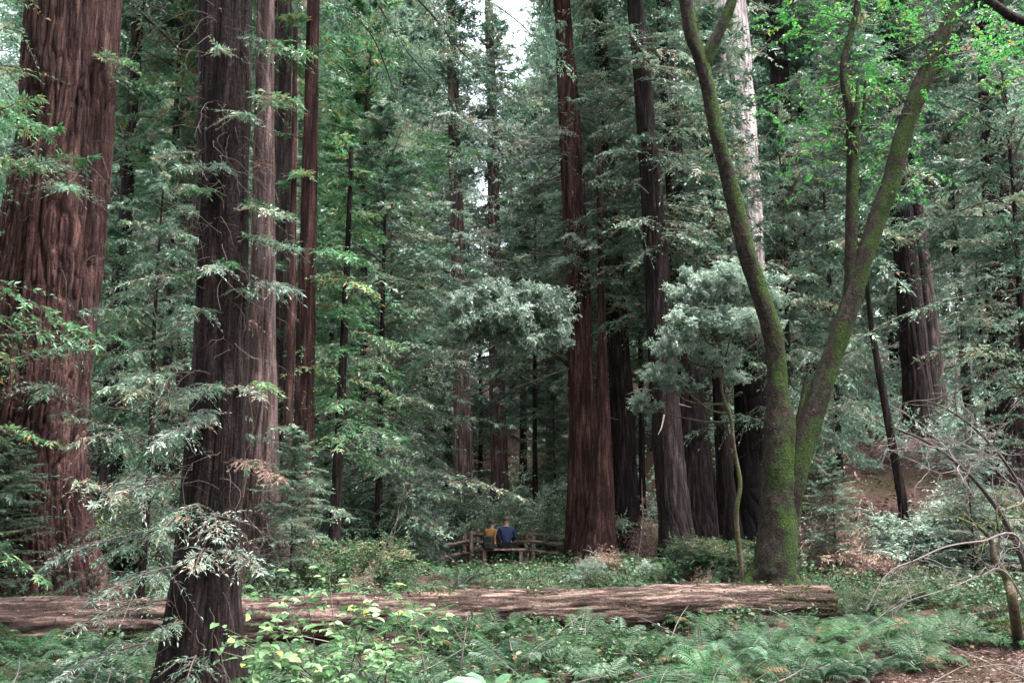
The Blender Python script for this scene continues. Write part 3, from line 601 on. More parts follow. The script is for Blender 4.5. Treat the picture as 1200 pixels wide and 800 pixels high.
# leafy crown: sprays of broad leaves on twigs off the upper stems
mb = MB()
cl = []
for (px, py, sx, sy, cnt, dy) in [(945, 25, 45, 28, 60, 0.8), (1010, 110, 42, 45, 90, 0.8), (1055, 60, 30, 60, 36, 0.4), (1050, 195, 40, 40, 44, 1.0), (1150, 60, 40, 40, 40, -0.3), (1075, 15, 60, 20, 36, 0), (965, 170, 45, 35, 40, 1.2), (990, 0, 80, 20, 40, 0.6), (930, 120, 30, 40, 22, 1.2)]:
    for k in range(cnt):
        cl.append(P(px + rng.normal(0, sx * 0.6), py + rng.normal(0, sy * 0.6), YM + dy + rng.normal(0, 0.6)))
cl = np.array(cl); a = rng.random(len(cl)) * 6.28
A0 = axes(cl, np.stack([np.cos(a), np.sin(a), rng.normal(0, 0.3, len(cl))], 1), Z, rng.uniform(0.25, 0.55, len(cl)), 0.2)
stems(mb, A0, 0.006, 0.002, 1, 4)
K = ladder(A0, 5, 1, 0.9, nz=0.35, abs_len=0.075, t0=0.1, tj=0.12); folded(mb, K, K['L'] * 0.5)
allp = np.concatenate([s[0] for s in SM]); allp = allp[allp[:, 2] > 5.0]
for q in cl[::3]:
    j = int(np.argmin(np.linalg.norm(allp - q, axis=1))); s0 = allp[j]; mid = (s0 + q) / 2 + rng.normal(0, 0.12, 3) - Z * 0.05
    if np.linalg.norm(s0 - q) < 2.6: tube(mb, crv([s0, mid, q], 7), np.linspace(0.012, 0.004, 7), 4, 1, cap=False)
link('crown', mb.mesh('crown', [M['oak'], M['twig']], gm), mossy)

# overhanging mossy bough, top right, from a tree just outside the frame
ob = P(1330, 330, 12); ob[2] = float(hgt(ob[0], ob[1]))
mb = MB()
c = crv([ob, ob + [0.0, 0, 3], P(1290, 90, 12), P(1330, -60, 12), P(1350, -300, 12.3)], 40); tube(mb, c, np.linspace(0.17, 0.07, 40), 20)
r = root('leaning_tree', 'mossy tree outside the right edge whose bare limb crosses the top corner', 'tree', ob)
link('trunk', mb.mesh('trunk', [M['bark_moss_low']], ob, smooth=True), r)
mb = MB(); tube(mb, crv([P(1290, 90, 12), P(1240, 45, 12), P(1190, 22, 12), P(1165, 5, 12), P(1140, -15, 12.1), P(1100, -60, 12.3)], 30), np.linspace(0.085, 0.03, 30), 14)
link('limb', mb.mesh('limb', [M['bark_dark']], ob, smooth=True), r)
mb = MB(); q = np.array([P(1175 + rng.normal(0, 24), 55 + rng.normal(0, 34), 12.2 + rng.normal(0, .3)) for _ in range(34)]); a = rng.random(34) * 6.28
A0 = axes(q, np.stack([np.cos(a), np.sin(a), 0 * a], 1), Z, 0.35, 0.2); stems(mb, A0, 0.005, 0.002, 1, 4)
K = ladder(A0, 5, 1, 0.9, nz=0.35, abs_len=0.06, tj=0.12); folded(mb, K, K['L'] * 0.5)
link('crown', mb.mesh('crown', [M['oak'], M['twig']], ob), r)

# ---- understorey redwoods
Y_ = [
 ('feathery drooping young redwood filling the gap left of the shaggy redwood', 172, 15, 'young4', 0.6, .8),
 ('tall green young redwood behind the slender conifer on the left', 185, 24, 'young1', 1.45, 1.0),
 ('young redwood reaching in from the left edge in front of the giant redwood', -115, 14, 'young1', 0.95, 1.0),
 ('small dark young redwood at the foot of the giant redwood', 10, 15.6, 'young0', 0.22, 1.7),
 ('bushy young redwood just right of the thin leaning young redwood', 445, 25, 'young0', 1.0, 1.1),
 ('wide drooping young redwood in the middle of the left half', 455, 29, 'young3', 0.95, .7),
 ('bright green young redwood between the cluster and the misty wood', 420, 30, 'young1', 1.5, 1.2),
 ('low spreading young redwood below the foliage-topped redwood', 482, 34, 'young3', 0.55, 1.2),
 ('pale-tipped young redwood beyond the distant trunk behind the pair', 562, 60, 'young2', 1.6, 1.1),
 ('young redwood draping its boughs in front of the central redwood', 628, 37, 'high', 1.15, 1.0),
 ('dense young redwood spreading right of the central redwood', 722, 32, 'high', 1.35, 1.15),
 ('drooping young redwood between the curving redwood and the pale redwood', 792, 36, 'high', 1.4, 1.2),
 ('layered young redwood behind the left mossy stem', 930, 27, 'young3', 1.05, .85),
 ('layered young redwood behind the right mossy stem', 985, 31, 'young0', 1.05, .55),
 ('grey green young redwood between the twin redwoods and right edge', 1163, 31, 'young2', 0.7, .8),
 ('tall drooping young redwood at the right edge', 1215, 25, 'young3', 1.15, 1.1),
 ('tall grey young redwood above the twin redwoods', 1100, 42, 'young2', 1.7, 1.2),
 ('small pale young redwood under the bare arching branches on the right', 1135, 18.5, 'young2', 0.27, 1.6),
 ('young redwood left of the slender conifer behind the giant redwood', 118, 30, 'young0', 1.5, 1.1),
 ('dark young redwood at the back between the slim conifer and grey trunk', 200, 34, 'young3', 1.6, 1.2),
 ('low young redwood at the foot of the redwood cluster', 345, 18, 'young0', 0.24, 1.3),
 ('young redwood behind the gap in the redwood cluster', 385, 33, 'young1', 1.3, 1.2),
 ('short dark young redwood behind the pale bush by the fence', 650, 38, 'young0', 0.55, 1.4),
 ('teal young redwood right behind the foot of the mossy tree', 975, 20.5, 'young0', 0.22, 1.5),
]
for lab, px, Y, k, s, w in Y_: std_tree('young_redwood', lab, px, Y, k, 'young', s, wide=w)
T_ = [
 ('tall conifer with pale foliage left of the misty sky gap', 466, 52, 'tall3', 0.85),
 ('tall conifer with hanging boughs over the top of the middle-left redwood', 525, 60, 'tall3', 0.72),
 ('tall conifer right of the misty sky gap', 645, 57, 'tall3', 0.72),
 ('tall leafy conifer behind the dark curving redwood', 775, 46, 'tall0', 0.95),
 ('tall conifer behind the central redwood and its dark neighbour', 715, 50, 'tall1', 1.0),
 ('tall conifer in the gap between pale redwood and mossy fork', 960, 46, 'tall2', 0.95),
 ('tall grey conifer covering the slope right of the mossy tree', 1060, 50, 'tall2', 1.0),
 ('tall conifer above the right edge redwood', 1160, 46, 'tall2', 1.0),
 ('tall conifer behind the redwood cluster', 300, 44, 'tall1', 1.0),
 ('tall conifer just behind the slender conifer on the left', 170, 42, 'tall0', 1.0),
 ('tall conifer behind the leftmost edge of the giant redwood', 0, 40, 'tall0', 1.0),
 ('tall conifer between redwood cluster and misty wood', 395, 46, 'tall1', 1.0),
 ('tall conifer left of the pale redwood', 815, 52, 'tall2', 1.0),
]
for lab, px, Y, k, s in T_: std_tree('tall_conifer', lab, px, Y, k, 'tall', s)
# the far-off wood: alike trees sharing one label
for k in range(95):
    Y = 60 + 80 * (k / 120) + rng.uniform(-3, 3)
    px = rng.uniform(-80, 1290)
    s = rng.uniform(0.75, 1.1)
    if abs(px - 585) < 60:
        if Y < 84: continue
        s *= 0.7
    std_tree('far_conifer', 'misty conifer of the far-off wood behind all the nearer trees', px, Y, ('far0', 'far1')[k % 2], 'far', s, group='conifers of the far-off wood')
# unseen trees added around the camera to block low frontal sky light
for (x, y, s) in [(-7, -4, .8), (7.5, -4, .85), (0, -8, .9), (-13, 1, .8), (13.5, 2, .8), (-4, -13, 1), (5, -12, 1), (-11, -9, 1), (12, -8, 1), (-19, -3, 1), (19, -3, 1)]:
    r = root('tall_conifer', 'unseen tall conifer added around the viewpoint to block low sky light', 'tree', (x, y, float(hgt(x, y))), 'unseen light-blocking conifers around the viewpoint', rng.random() * 6)
    link('trunk', TR['tall'], r); link('crown', CR['tall1'], r, scale=(s, s, s))

# ------------------------------------------------------------------ broadleaf shrubs
def shrub_mesh(name, R_, H, nst, matl, twig, leaf, n1=5, n2=5, n3=4, spread=0.9, ratio=0.35, droop=0.12, lz=0.3):
    mb = MB(); a = rng.random(nst) * 6.28; e = rng.uniform(0.5, 1.4, nst) * spread
    D = np.stack([np.cos(a) * np.sin(e), np.sin(a) * np.sin(e), np.cos(e) + 0.15], 1)
    L = np.where(True, R_ * np.sin(e) + H * np.cos(e), 0) * rng.uniform(0.7, 1.1, nst)
    A0 = axes(rng.normal(0, 0.05 * R_, (nst, 3)) * [1, 1, 0], D, rng.normal(0, 1, (nst, 3)), L, droop)
    stems(mb, A0, 0.012 * max(1, H / 1.5), 0.004, 1, 6, k=4)
    A1 = ladder(A0, n1, 0.42, 0.8, nz=0.25, planar=False, g=0.1, t0=0.25); stems(mb, A1, 0.006, 0.002, 1, 3)
    A2 = ladder(A1, n2, 0.4, 0.8, nz=0.3, planar=False, g=0.1, t0=0.2); stems(mb, A2, 0.003, 0.001, 1, 2)
    A2['N'] = nrm(A2['N'] * 0.4 + Z)
    K = ladder(A2, n3, 1, 0.9, nz=lz, abs_len=leaf, t0=0.15, tj=0.15); K['N'] = nrm(K['N'] * 0.5 + Z * 0.7 + 0.3 * rng.normal(0, 1, K['N'].shape))
    K = axes(K['P'], K['D'], K['N'], K['L']) | {'t': K['t']}
    folded(mb, K, K['L'] * ratio)
    return mb.mesh(name, [M[matl], M[twig]])
SH = {}
SH['pale'] = shrub_mesh('bush', 1.3, 1.6, 20, 'bay', 'twig', 0.075, 7, 6, 5, ratio=.55)
SH['light'] = SH['pale'].copy(); SH['light'].materials[0] = M['bay_light']
SH['green'] = shrub_mesh('bush', 1.2, 1.2, 20, 'cover', 'twig', 0.075, 6, 5, 4)
SH['brown'] = shrub_mesh('bush', 0.9, 1.3, 12, 'deadleaf', 'twig_pale', 0.085, 5, 4, 3)
SH['bay'] = shrub_mesh('bay_crown', 1.5, 0.9, 11, 'bay', 'twig_dark', 0.20, 5, 3, 3, spread=1.15, ratio=0.36, lz=.7)
def at_ground(px, Y):
    x = P(px, 640, Y)[0]; return (x, Y, float(hgt(x, Y)))
B_ = [
 ('pale green bush behind the fence beside the central redwood', 640, 30.0, 'light', (1.2, .8, 1.0)),
 ('bushy shrub with small dull leaves in the middle of the left half', 452, 27, 'pale', (1.1, 1.0, 1.35)),
 ('leafy shrub right below the foliage-topped redwood', 496, 38, 'pale', (1.7, 1.2, 1.3)),
 ('green bush left of the seated pair', 545, 33, 'green', (1.1, 1, 0.6)),
 ('dry brown-leaved bush behind the right side of the mossy tree', 985, 21.5, 'brown', (.8, .8, 1.3)),
 ('low brown-leaved shrub at the foot of the mossy tree on the slope', 1012, 20, 'brown', (0.8, 0.8, 0.6)),
 ('withered brown shrub between the dark neighbour and curving redwood', 765, 27, 'brown', (0.7, 0.7, 1.0)),
 ('tiny reddish shrub in front of the central redwood', 705, 24, 'brown', (0.6, 0.5, 0.3)),
 ('green bush in front of the thin leaning young redwood', 410, 18.5, 'green', (0.9, 0.8, 0.55)),
 ('green bush in front of the right edge redwood', 1190, 21, 'green', (1.1, 1, 1.1)),
 ('teal bush on the slope behind the bare arching branches', 1080, 22, 'pale', (1.2, 1, 0.7)),
 ('dark bush filling the ground between slender conifer and giant redwood', 110, 20, 'green', (1.1, 1, 1.0)),
 ('bush at the back left of the redwood cluster', 200, 22, 'pale', (1.2, 1, 0.9)),
 ('low bush left of the mossy tree behind the log', 845, 21, 'green', (0.9, .8, .5)),
 ('brown bush left of the shrub with dull leaves', 440, 29, 'brown', (1.3, 1, 1.6)),
 ('bush behind the fence far left of the seated pair', 480, 36, 'green', (1.8, 1.2, 1.2)),
]
for lab, px, Y, k, s in B_:
    r = root('bush', lab, 'bush', at_ground(px, Y), None, rng.random() * 6)
    link('foliage', SH[k], r, scale=s)

for box_, n_, lab, grp in [((-6.5, 4.2, 15.5, 27), 26, 'small leafy bush among the low plants between the log and the fence', 'small bushes between log and fence'), ((4.6, 10, 15, 22), 16, 'small leafy bush on the ground right of the mossy tree', 'small bushes right of the mossy tree')]:
    for k in range(n_):
        x = rng.uniform(*box_[:2]); y = rng.uniform(*box_[2:]); 
        if abs(x + .3) < 1.6 and y > 19 or abs(x) > .5 * y: continue
        r = root('small_bush', lab, 'bush', (x, y, float(hgt(x, y))), grp, rng.random() * 6); s_ = rng.uniform(.16, .34)
        link('foliage', SH[('green', 'green', 'brown', 'green', 'pale')[k % 5]], r, scale=(s_, s_, s_ * rng.uniform(.7, 1.2)))
# bay laurel trees with pale leaf layers
def bay(label, base_px, Y, line, clumps):
    b = np.array(at_ground(base_px, Y)); r = root('bay_laurel', label, 'tree', b)
    mb = MB(); c = [b - [0, 0, 0.2]] + [P(x, y, Y + dy) for x, y, dy in line]
    k = crv(c, 60); tube(mb, k + .02 * np.sin(np.arange(60)[:, None] * [.5, .4, 0]), np.linspace(0.055, 0.014, 60), 10)
    for px, py, dy, s in clumps:
        q = P(px, py, Y + dy); j = int(np.argmin(np.linalg.norm(k[20:] - q, axis=1))) + 20 - 6; j = max(20, j)
        tube(mb, crv([k[j], (k[j] + q) / 2 - [0, 0, 0.12] + rng.normal(0, 0.08, 3), q], 10), np.linspace(0.028, 0.010, 10), 6)
    link('trunk', mb.mesh('trunk', [M['bark_moss_low']], b, smooth=True), r)
    for px, py, dy, s in clumps:
        link('leaf_layer', SH['bay'], r, tuple(P(px, py, Y + dy) - b), (0, 0, rng.random() * 6), (s * rng.uniform(.6, 1.1), s * rng.uniform(.7, 1.1), s * rng.uniform(.6, .95)))
bay('bay laurel spreading pale leaf layers left of the central redwood', 692, 29.6, [(690, 560, 0), (680, 480, 0), (662, 425, -1.5), (630, 404, -3), (590, 392, -4.5), (555, 382, -5.4)],
    [(a_, b_, c_ - 3.0, d_ * 1.05) for a_, b_, c_, d_ in [(560, 378, -2.4, .5), (590, 388, -2, .55), (620, 368, -1.5, .6), (645, 385, -1.2, .5), (610, 408, -1.6, .5), (575, 362, -2, .45), (632, 348, -1.2, .4), (546, 395, -2.4, .35), (655, 402, -1.5, .35), (598, 372, -2.2, .4)]])
bay('slim mossy-stemmed bay laurel with pale leaves left of the mossy tree', 868, 19.5, [(864, 610, 0), (866, 560, 0), (858, 505, 0), (848, 460, 0), (846, 420, 0), (836, 380, 0), (820, 350, 0)],
    [(790, 410, 0, .40), (818, 380, -.3, .45), (845, 345, 0, .5), (772, 442, 0.2, .32), (835, 425, 0.2, .34), (872, 335, 0.4, .45), (802, 352, .5, .3), (858, 385, -.3, .34), (896, 352, 0.5, .36), (758, 478, .2, .22), (800, 455, .1, .25), (905, 385, .4, .25), (822, 330, .3, .28), (860, 445, .1, .22)])

# ------------------------------------------------------------------ ferns
def fern_mesh(name, nf, L, kw, matl, n=22, pin=0.17, arch=0.55):
    mb = MB(); a = np.arange(nf) * 2.39996 + rng.normal(0, 0.25, nf); e = rng.uniform(0.75, 1.25, nf)
    for k in range(nf):
        l = L * rng.uniform(0.75, 1.15); t = np.linspace(0, 1, n); u = np.array([math.cos(a[k]), math.sin(a[k]), 0])
        rad = l * (np.sin(t * 1.35) * 0.78); z = l * (math.sin(e[k]) * t * 1.0 - arch * t ** 2.2)
        pts = u * rad[:, None] + Z * z[:, None]
        tube(mb, pts[::3], np.linspace(0.005, 0.001, len(pts[::3])), 3, 1, cap=False)
        T = nrm(np.gradient(pts, axis=0)); S = np.cross(Z, u); N = nrm(np.cross(T, np.broadcast_to(S, T.shape)))
        N = N * np.sign(N[:, 2:3] + 1e-6)
        env = np.clip(np.minimum(t * 4, (1.03 - t) * 1.7), 0.05, 1)
        tint = np.clip(0.45 + 0.28 * rng.standard_normal() + 0.08 * rng.standard_normal(n), 0, 1)
        for s in (1, -1):
            A = axes(pts[2:], S * s + T[2:] * 0.45 + rng.normal(0, 0.06, (n - 2, 3)) - Z * 0.18, N[2:], pin * l * env[2:] * 1.15); A['t'] = tint[2:]
            kites(mb, A, kw * l * np.maximum(env[2:], 0.5), at=0.3)
    return mb.mesh(name, [M[matl], M['twig']])
FE = [fern_mesh('fern', 16, 0.72, 0.026, 'fern', 27, .17), fern_mesh('fern', 13, 0.62, 0.028, 'fern', 25, 0.19), fern_mesh('fern', 17, 0.75, 0.025, 'fern_pale', 27, 0.15, 0.65),
      fern_mesh('fern', 12, 0.58, 0.03, 'fern_pale', 24, 0.2), fern_mesh('fern', 22, 0.55, 0.03, 'fern', 24, 0.22, 0.7)]
LOGA = np.array([-7.2, 11.2]); LOGB = np.array([4.5, 14.7])
def logdist(x, y):
    d = LOGB - LOGA; t = ((np.array([x, y]) - LOGA) @ d) / (d @ d); q = LOGA + np.clip(t, 0, 1) * d
    return np.hypot(x - q[0], y - q[1]), (y - (LOGA[1] + d[1] / d[0] * (x - LOGA[0])))
placed = []
def scatter(n, box, smin, smax, label, group, ok, kinds, mind=0.45):
    c = 0; tries = 0
    while c < n and tries < n * 60:
        tries += 1
        x = rng.uniform(box[0], box[1]); y = rng.uniform(box[2], box[3])
        if not ok(x, y): continue
        if any((x - a) ** 2 + (y - b) ** 2 < mind ** 2 for a, b in placed): continue
        placed.append((x, y)); s = rng.uniform(smin, smax)
        o = link('fern', FE[kinds[int(rng.integers(len(kinds)))]], None, (x, y, float(hgt(x, y)) - 0.02), (rng.normal(0, .12), rng.normal(0, .12), rng.random() * 6.3), (s, s, s))
        tag(o, label, 'fern', group); c += 1
inview = lambda x, y, m=1.0: abs(x) < 0.53 * y + m
onpath = lambda x, y: x > 1.7 and y < path_edge(x) + 0.35
scatter(125, (-5.5, 4.2, 7.4, 13.6), 0.6, 1.1, 'green fern in the fern bed in front of the fallen log', 'ferns in front of the fallen log',
        lambda x, y: inview(x, y, .4) and logdist(x, y)[0] > 0.36 and logdist(x, y)[1] < 0 and not onpath(x, y) and math.hypot(x + 2.68, y - 8.6) > 0.55, [0, 0, 1, 2, 4, 4, 3], 0.30)
scatter(46, (2.2, 6.5, 9.4, 13.8), 0.55, 1.0, 'green fern between the right end of the log and the path', 'ferns between the log end and the path',
        lambda x, y: inview(x, y, .2) and logdist(x, y)[0] > 0.3 and logdist(x, y)[1] < 0.2 and not (x > 1.7 and y < path_edge(x) + .1), [0, 1, 2, 4, 4], 0.3)
scatter(76, (3.4, 9.5, 10.3, 20), 0.5, 1.0, 'green fern on the right-hand ground under the bare arching branches', 'ferns right of the mossy tree',
        lambda x, y: inview(x, y, .4) and logdist(x, y)[0] > 0.7 and not onpath(x, y) and x > 0.25 * y + 0.6, [0, 1, 2, 4], 0.5)
scatter(105, (-8, 5, 12, 27), 0.6, 1.15, 'fern among the low plants between the log and the rail fence', 'ferns between log and fence',
        lambda x, y: inview(x, y, .3) and logdist(x, y)[0] > 0.5 and logdist(x, y)[1] > 0 and x < 0.24 * y and x > -.36 * y and not (-1.3 < x < 1.2 and 24.8 < y < 28.6), [0, 2, 2, 3, 4], 0.6)

# ------------------------------------------------------------------ ground cover (nobody could count it)
def sample_ground(n, ymin, ymax, power=1.0):
    y = ymin + (ymax - ymin) * rng.random(n) ** power; x = (rng.random(n) * 2 - 1) * (0.54 * y + 0.6); return x, y
def patch(x, y, s=1.0, ph=0.0):
    return 0.5 + 0.25 * (np.sin(x * 1.1 * s + ph + 1.3 * np.sin(y * 0.7 * s)) + np.sin(y * 0.9 * s + 2 * ph + 1.1 * np.sin(x * 0.8 * s)))
mb = MB()
x, y = sample_ground(44000, 7.2, 44, 1.5)
d = np.array([logdist(a, b)[0] for a, b in zip(x, y)])
pth = (x > 1.6) & (y < path_edge(x) + 0.25)
keep = (d > 0.35) & ~pth & ~((x > -1.1) & (x < .6) & (y > 25.4) & (y < 28.8) & (rng.random(len(x)) > .3)) & (patch(x, y) + rng.normal(0, .14, len(x)) > 0.38) & ~((x > 0.27 * y + 1.2) & (y > 22))
x = x[keep]; y = y[keep]; n = len(x); sc = 0.7 + y / 22
a = rng.random(n) * 6.28; hh = rng.uniform(0.08, 0.34, n) * np.minimum(1.6, 0.8 + y / 30) * (0.6 + patch(x, y, 1.4, 2)) * np.where(y < 14.5, 0.6, np.where(y < 21, 1.25, .75))
A = axes(np.stack([x, y, hgt(x, y) - 0.02], 1), np.stack([np.cos(a) * .5, np.sin(a) * .5, 1 + 0 * a], 1), rng.normal(0, 1, (n, 3)), hh, 0.1)
A['t'] = np.clip(patch(x, y, 2.3, 1) * 0.7 + 0.1 + rng.normal(0, .15, n), 0, 1)
stems(mb, A, 0.003, 0.0015, 1, 2)
K = ladder(A, 3, 1, 1.2, nz=0.4, planar=False, abs_len=0.052, t0=0.25, tj=0.12); K['L'] *= np.repeat(sc, 6); K['D'][:, 2] *= 0.5
K = axes(K['P'], K['D'], Z + 0.35 * rng.normal(0, 1, K['D'].shape), K['L']) | {'t': K['t']}
kites(mb, K, K['L'] * 0.62, at=0.45)
o = link('low_plants', mb.mesh('low_plants', [M['cover'], M['twig']])); tag(o, 'low leafy plants covering the forest floor', 'ground cover', kind='stuff')
mb = MB(); n = 26000; x, y = sample_ground(n, 7.6, 30, 1.9); x2 = rng.uniform(1.6, 8.5, 22000); y2 = rng.uniform(7.6, 13.2, 22000); k = y2 < path_edge(x2) + .3; x = np.append(x, x2[k]); y = np.append(y, y2[k]); n = len(x)
on = (x > 1.6) & (y < path_edge(x))
zz = np.where(on, pz(x, y), hgt(x, y)) + 0.012
a = rng.random(n) * 6.28
A = axes(np.stack([x, y, zz], 1), np.stack([np.cos(a), np.sin(a), rng.normal(0, .15, n)], 1), Z + 0.35 * rng.normal(0, 1, (n, 3)), rng.uniform(0.02, 0.06, n)); kites(mb, A, A['L'] * rng.uniform(0.15, 0.6, n))
o = link('leaf_litter', mb.mesh('leaf_litter', [M['litter']])); tag(o, 'brown fallen leaves and bark chips on the ground', 'leaf litter', kind='stuff')
mb = MB()
for k in range(420):
    yy = 7.6 + 16 * rng.random() ** 1.5; xx = (rng.random() * 2 - 1) * (.54 * yy)
    L = rng.uniform(.2, 1.0); a = rng.random() * 6.28; e = rng.normal(.15, .2); d = np.array([math.cos(a), math.sin(a), e]); p0 = np.array([xx, yy, float(hgt(xx, yy)) + .02])
    c = crv([p0, p0 + d * L * .5 + rng.normal(0, .04, 3), p0 + d * L], 7); c[:, 2] = np.maximum(c[:, 2], p0[2]); tube(mb, c, np.linspace(rng.uniform(.004, .010), .002, 7), 4, 0, cap=False)
o = link('fallen_twigs', mb.mesh('fallen_twigs', [M['twig_pale']])); tag(o, 'fallen dry twigs strewn through the ferns', 'twigs', kind='stuff')
mb = MB(); n = 16000; y = rng.uniform(22, 60, n); x = rng.uniform(0.2, 0.56, n) * y
a = rng.random(n) * 6.28
A = axes(np.stack([x, y, hgt(x, y) + .03], 1), np.stack([np.cos(a), np.sin(a), rng.normal(.2, .3, n)], 1), Z + .5 * rng.normal(0, 1, (n, 3)), rng.uniform(.05, .2, n)); kites(mb, A, A['L'] * rng.uniform(.1, .5, n))
for k in range(160):
    yy = rng.uniform(22, 45); xx = rng.uniform(.22, .55) * yy; L = rng.uniform(.5, 2.5); a = rng.random() * 6.28; d = np.array([math.cos(a), math.sin(a), rng.normal(.2, .3)]); p0 = np.array([xx, yy, float(hgt(xx, yy)) + .05])
    c = crv([p0, p0 + d * L * .5 + rng.normal(0, .1, 3), p0 + d * L], 7); tube(mb, c, np.linspace(.02, .006, 7), 4, 1, cap=False)
o = link('slope_debris', mb.mesh('slope_debris', [M['litter'], M['twig_pale']])); tag(o, 'dead leaves and broken sticks littering the brown slope', 'forest debris', kind='stuff')
# far undergrowth: one mass of bushes under the back trees
mb = MB(); n = 5200; y = rng.uniform(32, 95, n); x = (rng.random(n) * 2 - 1) * (0.55 * y + 3)
keep = patch(x, y, 0.35, 1) + rng.normal(0, .12, n) > 0.42; x = x[keep]; y = y[keep]; n = len(x)
a = rng.random(n) * 6.28
A = axes(np.stack([x, y, hgt(x, y) - .1], 1), np.stack([np.cos(a) * .6, np.sin(a) * .6, 1 + 0 * a], 1), rng.normal(0, 1, (n, 3)), rng.uniform(0.4, 1.5, n) * (0.6 + patch(x, y, .6, 3)), 0.2)
stems(mb, A, 0.01, 0.003, 1, 3)
B1 = ladder(A, 4, 0.5, 0.9, nz=0.3, planar=False, t0=0.2); K = ladder(B1, 4, 1, 0.9, nz=0.3, abs_len=0.17, tj=0.1)
kites(mb, K, K['L'] * 0.45)
o = link('undergrowth', mb.mesh('undergrowth', [M['far'], M['twig']])); tag(o, 'dense undergrowth beneath the far trees', 'undergrowth', kind='stuff')

# ------------------------------------------------------------------ the fallen log
za = float(hgt(*LOGA)); zb = float(hgt(*LOGB))
ctr = [np.array([LOGA[0], LOGA[1], 0.27]), np.array([-5, 11.8, .29]), np.array([-3.2, 12.35, 0.25]), np.array([-1.2, 13.0, .27]), np.array([0.5, 13.5, 0.26]), np.array([2.8, 14.1, .28]), np.array([LOGB[0], LOGB[1], 0.24])]
def log_mesh(ctr, rad, n, segs, seed, matl, off, groove=0.12):
    c = crv(np.concatenate([np.array(ctr), np.array(rad)[:, None]], 1), n); pc = c[:, :3]; rr = c[:, 3]
    T = nrm(np.gradient(pc, axis=0)); A = nrm(np.cross(T, Z)); B = np.cross(A, T)
    s = np.concatenate([[0], np.cumsum(np.linalg.norm(np.diff(pc, axis=0), axis=1))]); TH, S = np.meshgrid(np.arange(segs) / segs, s)
    w = 0.05 * (vnoise(TH, S, 5, 1.5, seed) - .5)
    f = lambda nt, zs, k: np.clip(2.4 * np.abs(2 * vnoise((TH + w) % 1, S, nt, zs, seed + k) - 1), 0, 1) ** .6
    d = 0.5 * f(13, 1.0, 1) + 0.3 * f(29, .45, 2) + 0.2 * f(61, .2, 3)
    r = rr[:, None] * (1 + groove * 2 * (d - .6) + 0.16 * (vnoise(TH, S, 4, .9, seed + 4) - .5) + .10 * (vnoise(TH, S, 9, .3, seed + 5) - .5))
    V = pc[:, None] + r[..., None] * (A[:, None] * np.cos(TH * 6.28318)[..., None] + B[:, None] * np.sin(TH * 6.28318)[..., None])
    mb = MB(); i = np.arange(n - 1)[:, None] * segs; j = np.arange(segs)[None]; a = i + j; b = i + (j + 1) % segs
    mb.add(V.reshape(-1, 3), np.stack([a, b, b + segs, a + segs], -1).reshape(-1, 4))
    for e, dd in ((0, -1), (n - 1, 1)):                    # broken, splintery ends
        inner = pc[e] + T[e] * dd * rng.uniform(-0.12, 0.03, (segs, 1)) + (V[e] - pc[e]) * 0.55
        cen = pc[e] - T[e] * dd * 0.1
        mb.add(np.concatenate([V[e], inner, [cen]]), [[j, (j + 1) % segs, segs + (j + 1) % segs, segs + j] for j in range(segs)] + [[segs + j, segs + (j + 1) % segs, segs + (j + 2) % segs, 2 * segs] for j in range(0, segs - 1, 2)])
    return mb, pc, rr
lr = root('fallen_log', 'long fallen redwood log lying across the fern bed', 'log', (ctr[0][0], ctr[0][1], za))
mb, pc, rr = log_mesh(ctr, [0.31, .29, 0.27, .275, 0.265, .27, 0.25], 420, 110, 41, None, None)
# lay the log's own axis along local Z so the bark grain follows it
me = mb.mesh('log_trunk', [M['bark_log']], (0, 0, 0), smooth=True)
from mathutils import Matrix
axis = Vector((LOGB[0] - LOGA[0], LOGB[1] - LOGA[1], 0)).normalized()
q = axis.to_track_quat('Z', 'Y'); Mx = Matrix.Translation(Vector((ctr[0][0], ctr[0][1], za))) @ q.to_matrix().to_4x4()
me.transform(Mx.inverted())
o = link('log_bark', me, lr); o.rotation_mode = 'QUATERNION'; o.rotation_quaternion = q
mb = MB(); n = 9000; k = (len(pc) * (1 - rng.random(n) ** 2.2 * 0.9)).astype(int).clip(0, len(pc) - 1); a = rng.normal(0.1, 0.75, n)
T = nrm(np.gradient(pc, axis=0)); Aa = nrm(np.cross(T, Z)); Bb = np.cross(Aa, T)
keep = vnoise((a / 6.28) % 1, k * 0.03, 5, 0.45, 77) + 0.45 * (k / len(pc)) > 0.92; k = k[keep]; a = a[keep]
dd = Aa[k] * np.sin(a)[:, None] + Bb[k] * np.cos(a)[:, None]
t = axes(pc[k] + dd * rr[k][:, None] * 1.03, dd + rng.normal(0, .6, dd.shape), rng.normal(0, 1, dd.shape), rng.uniform(.015, .04, len(k))); kites(mb, t, .014)
link('moss', mb.mesh('moss', [M['moss']], (ctr[0][0], ctr[0][1], za)), lr)

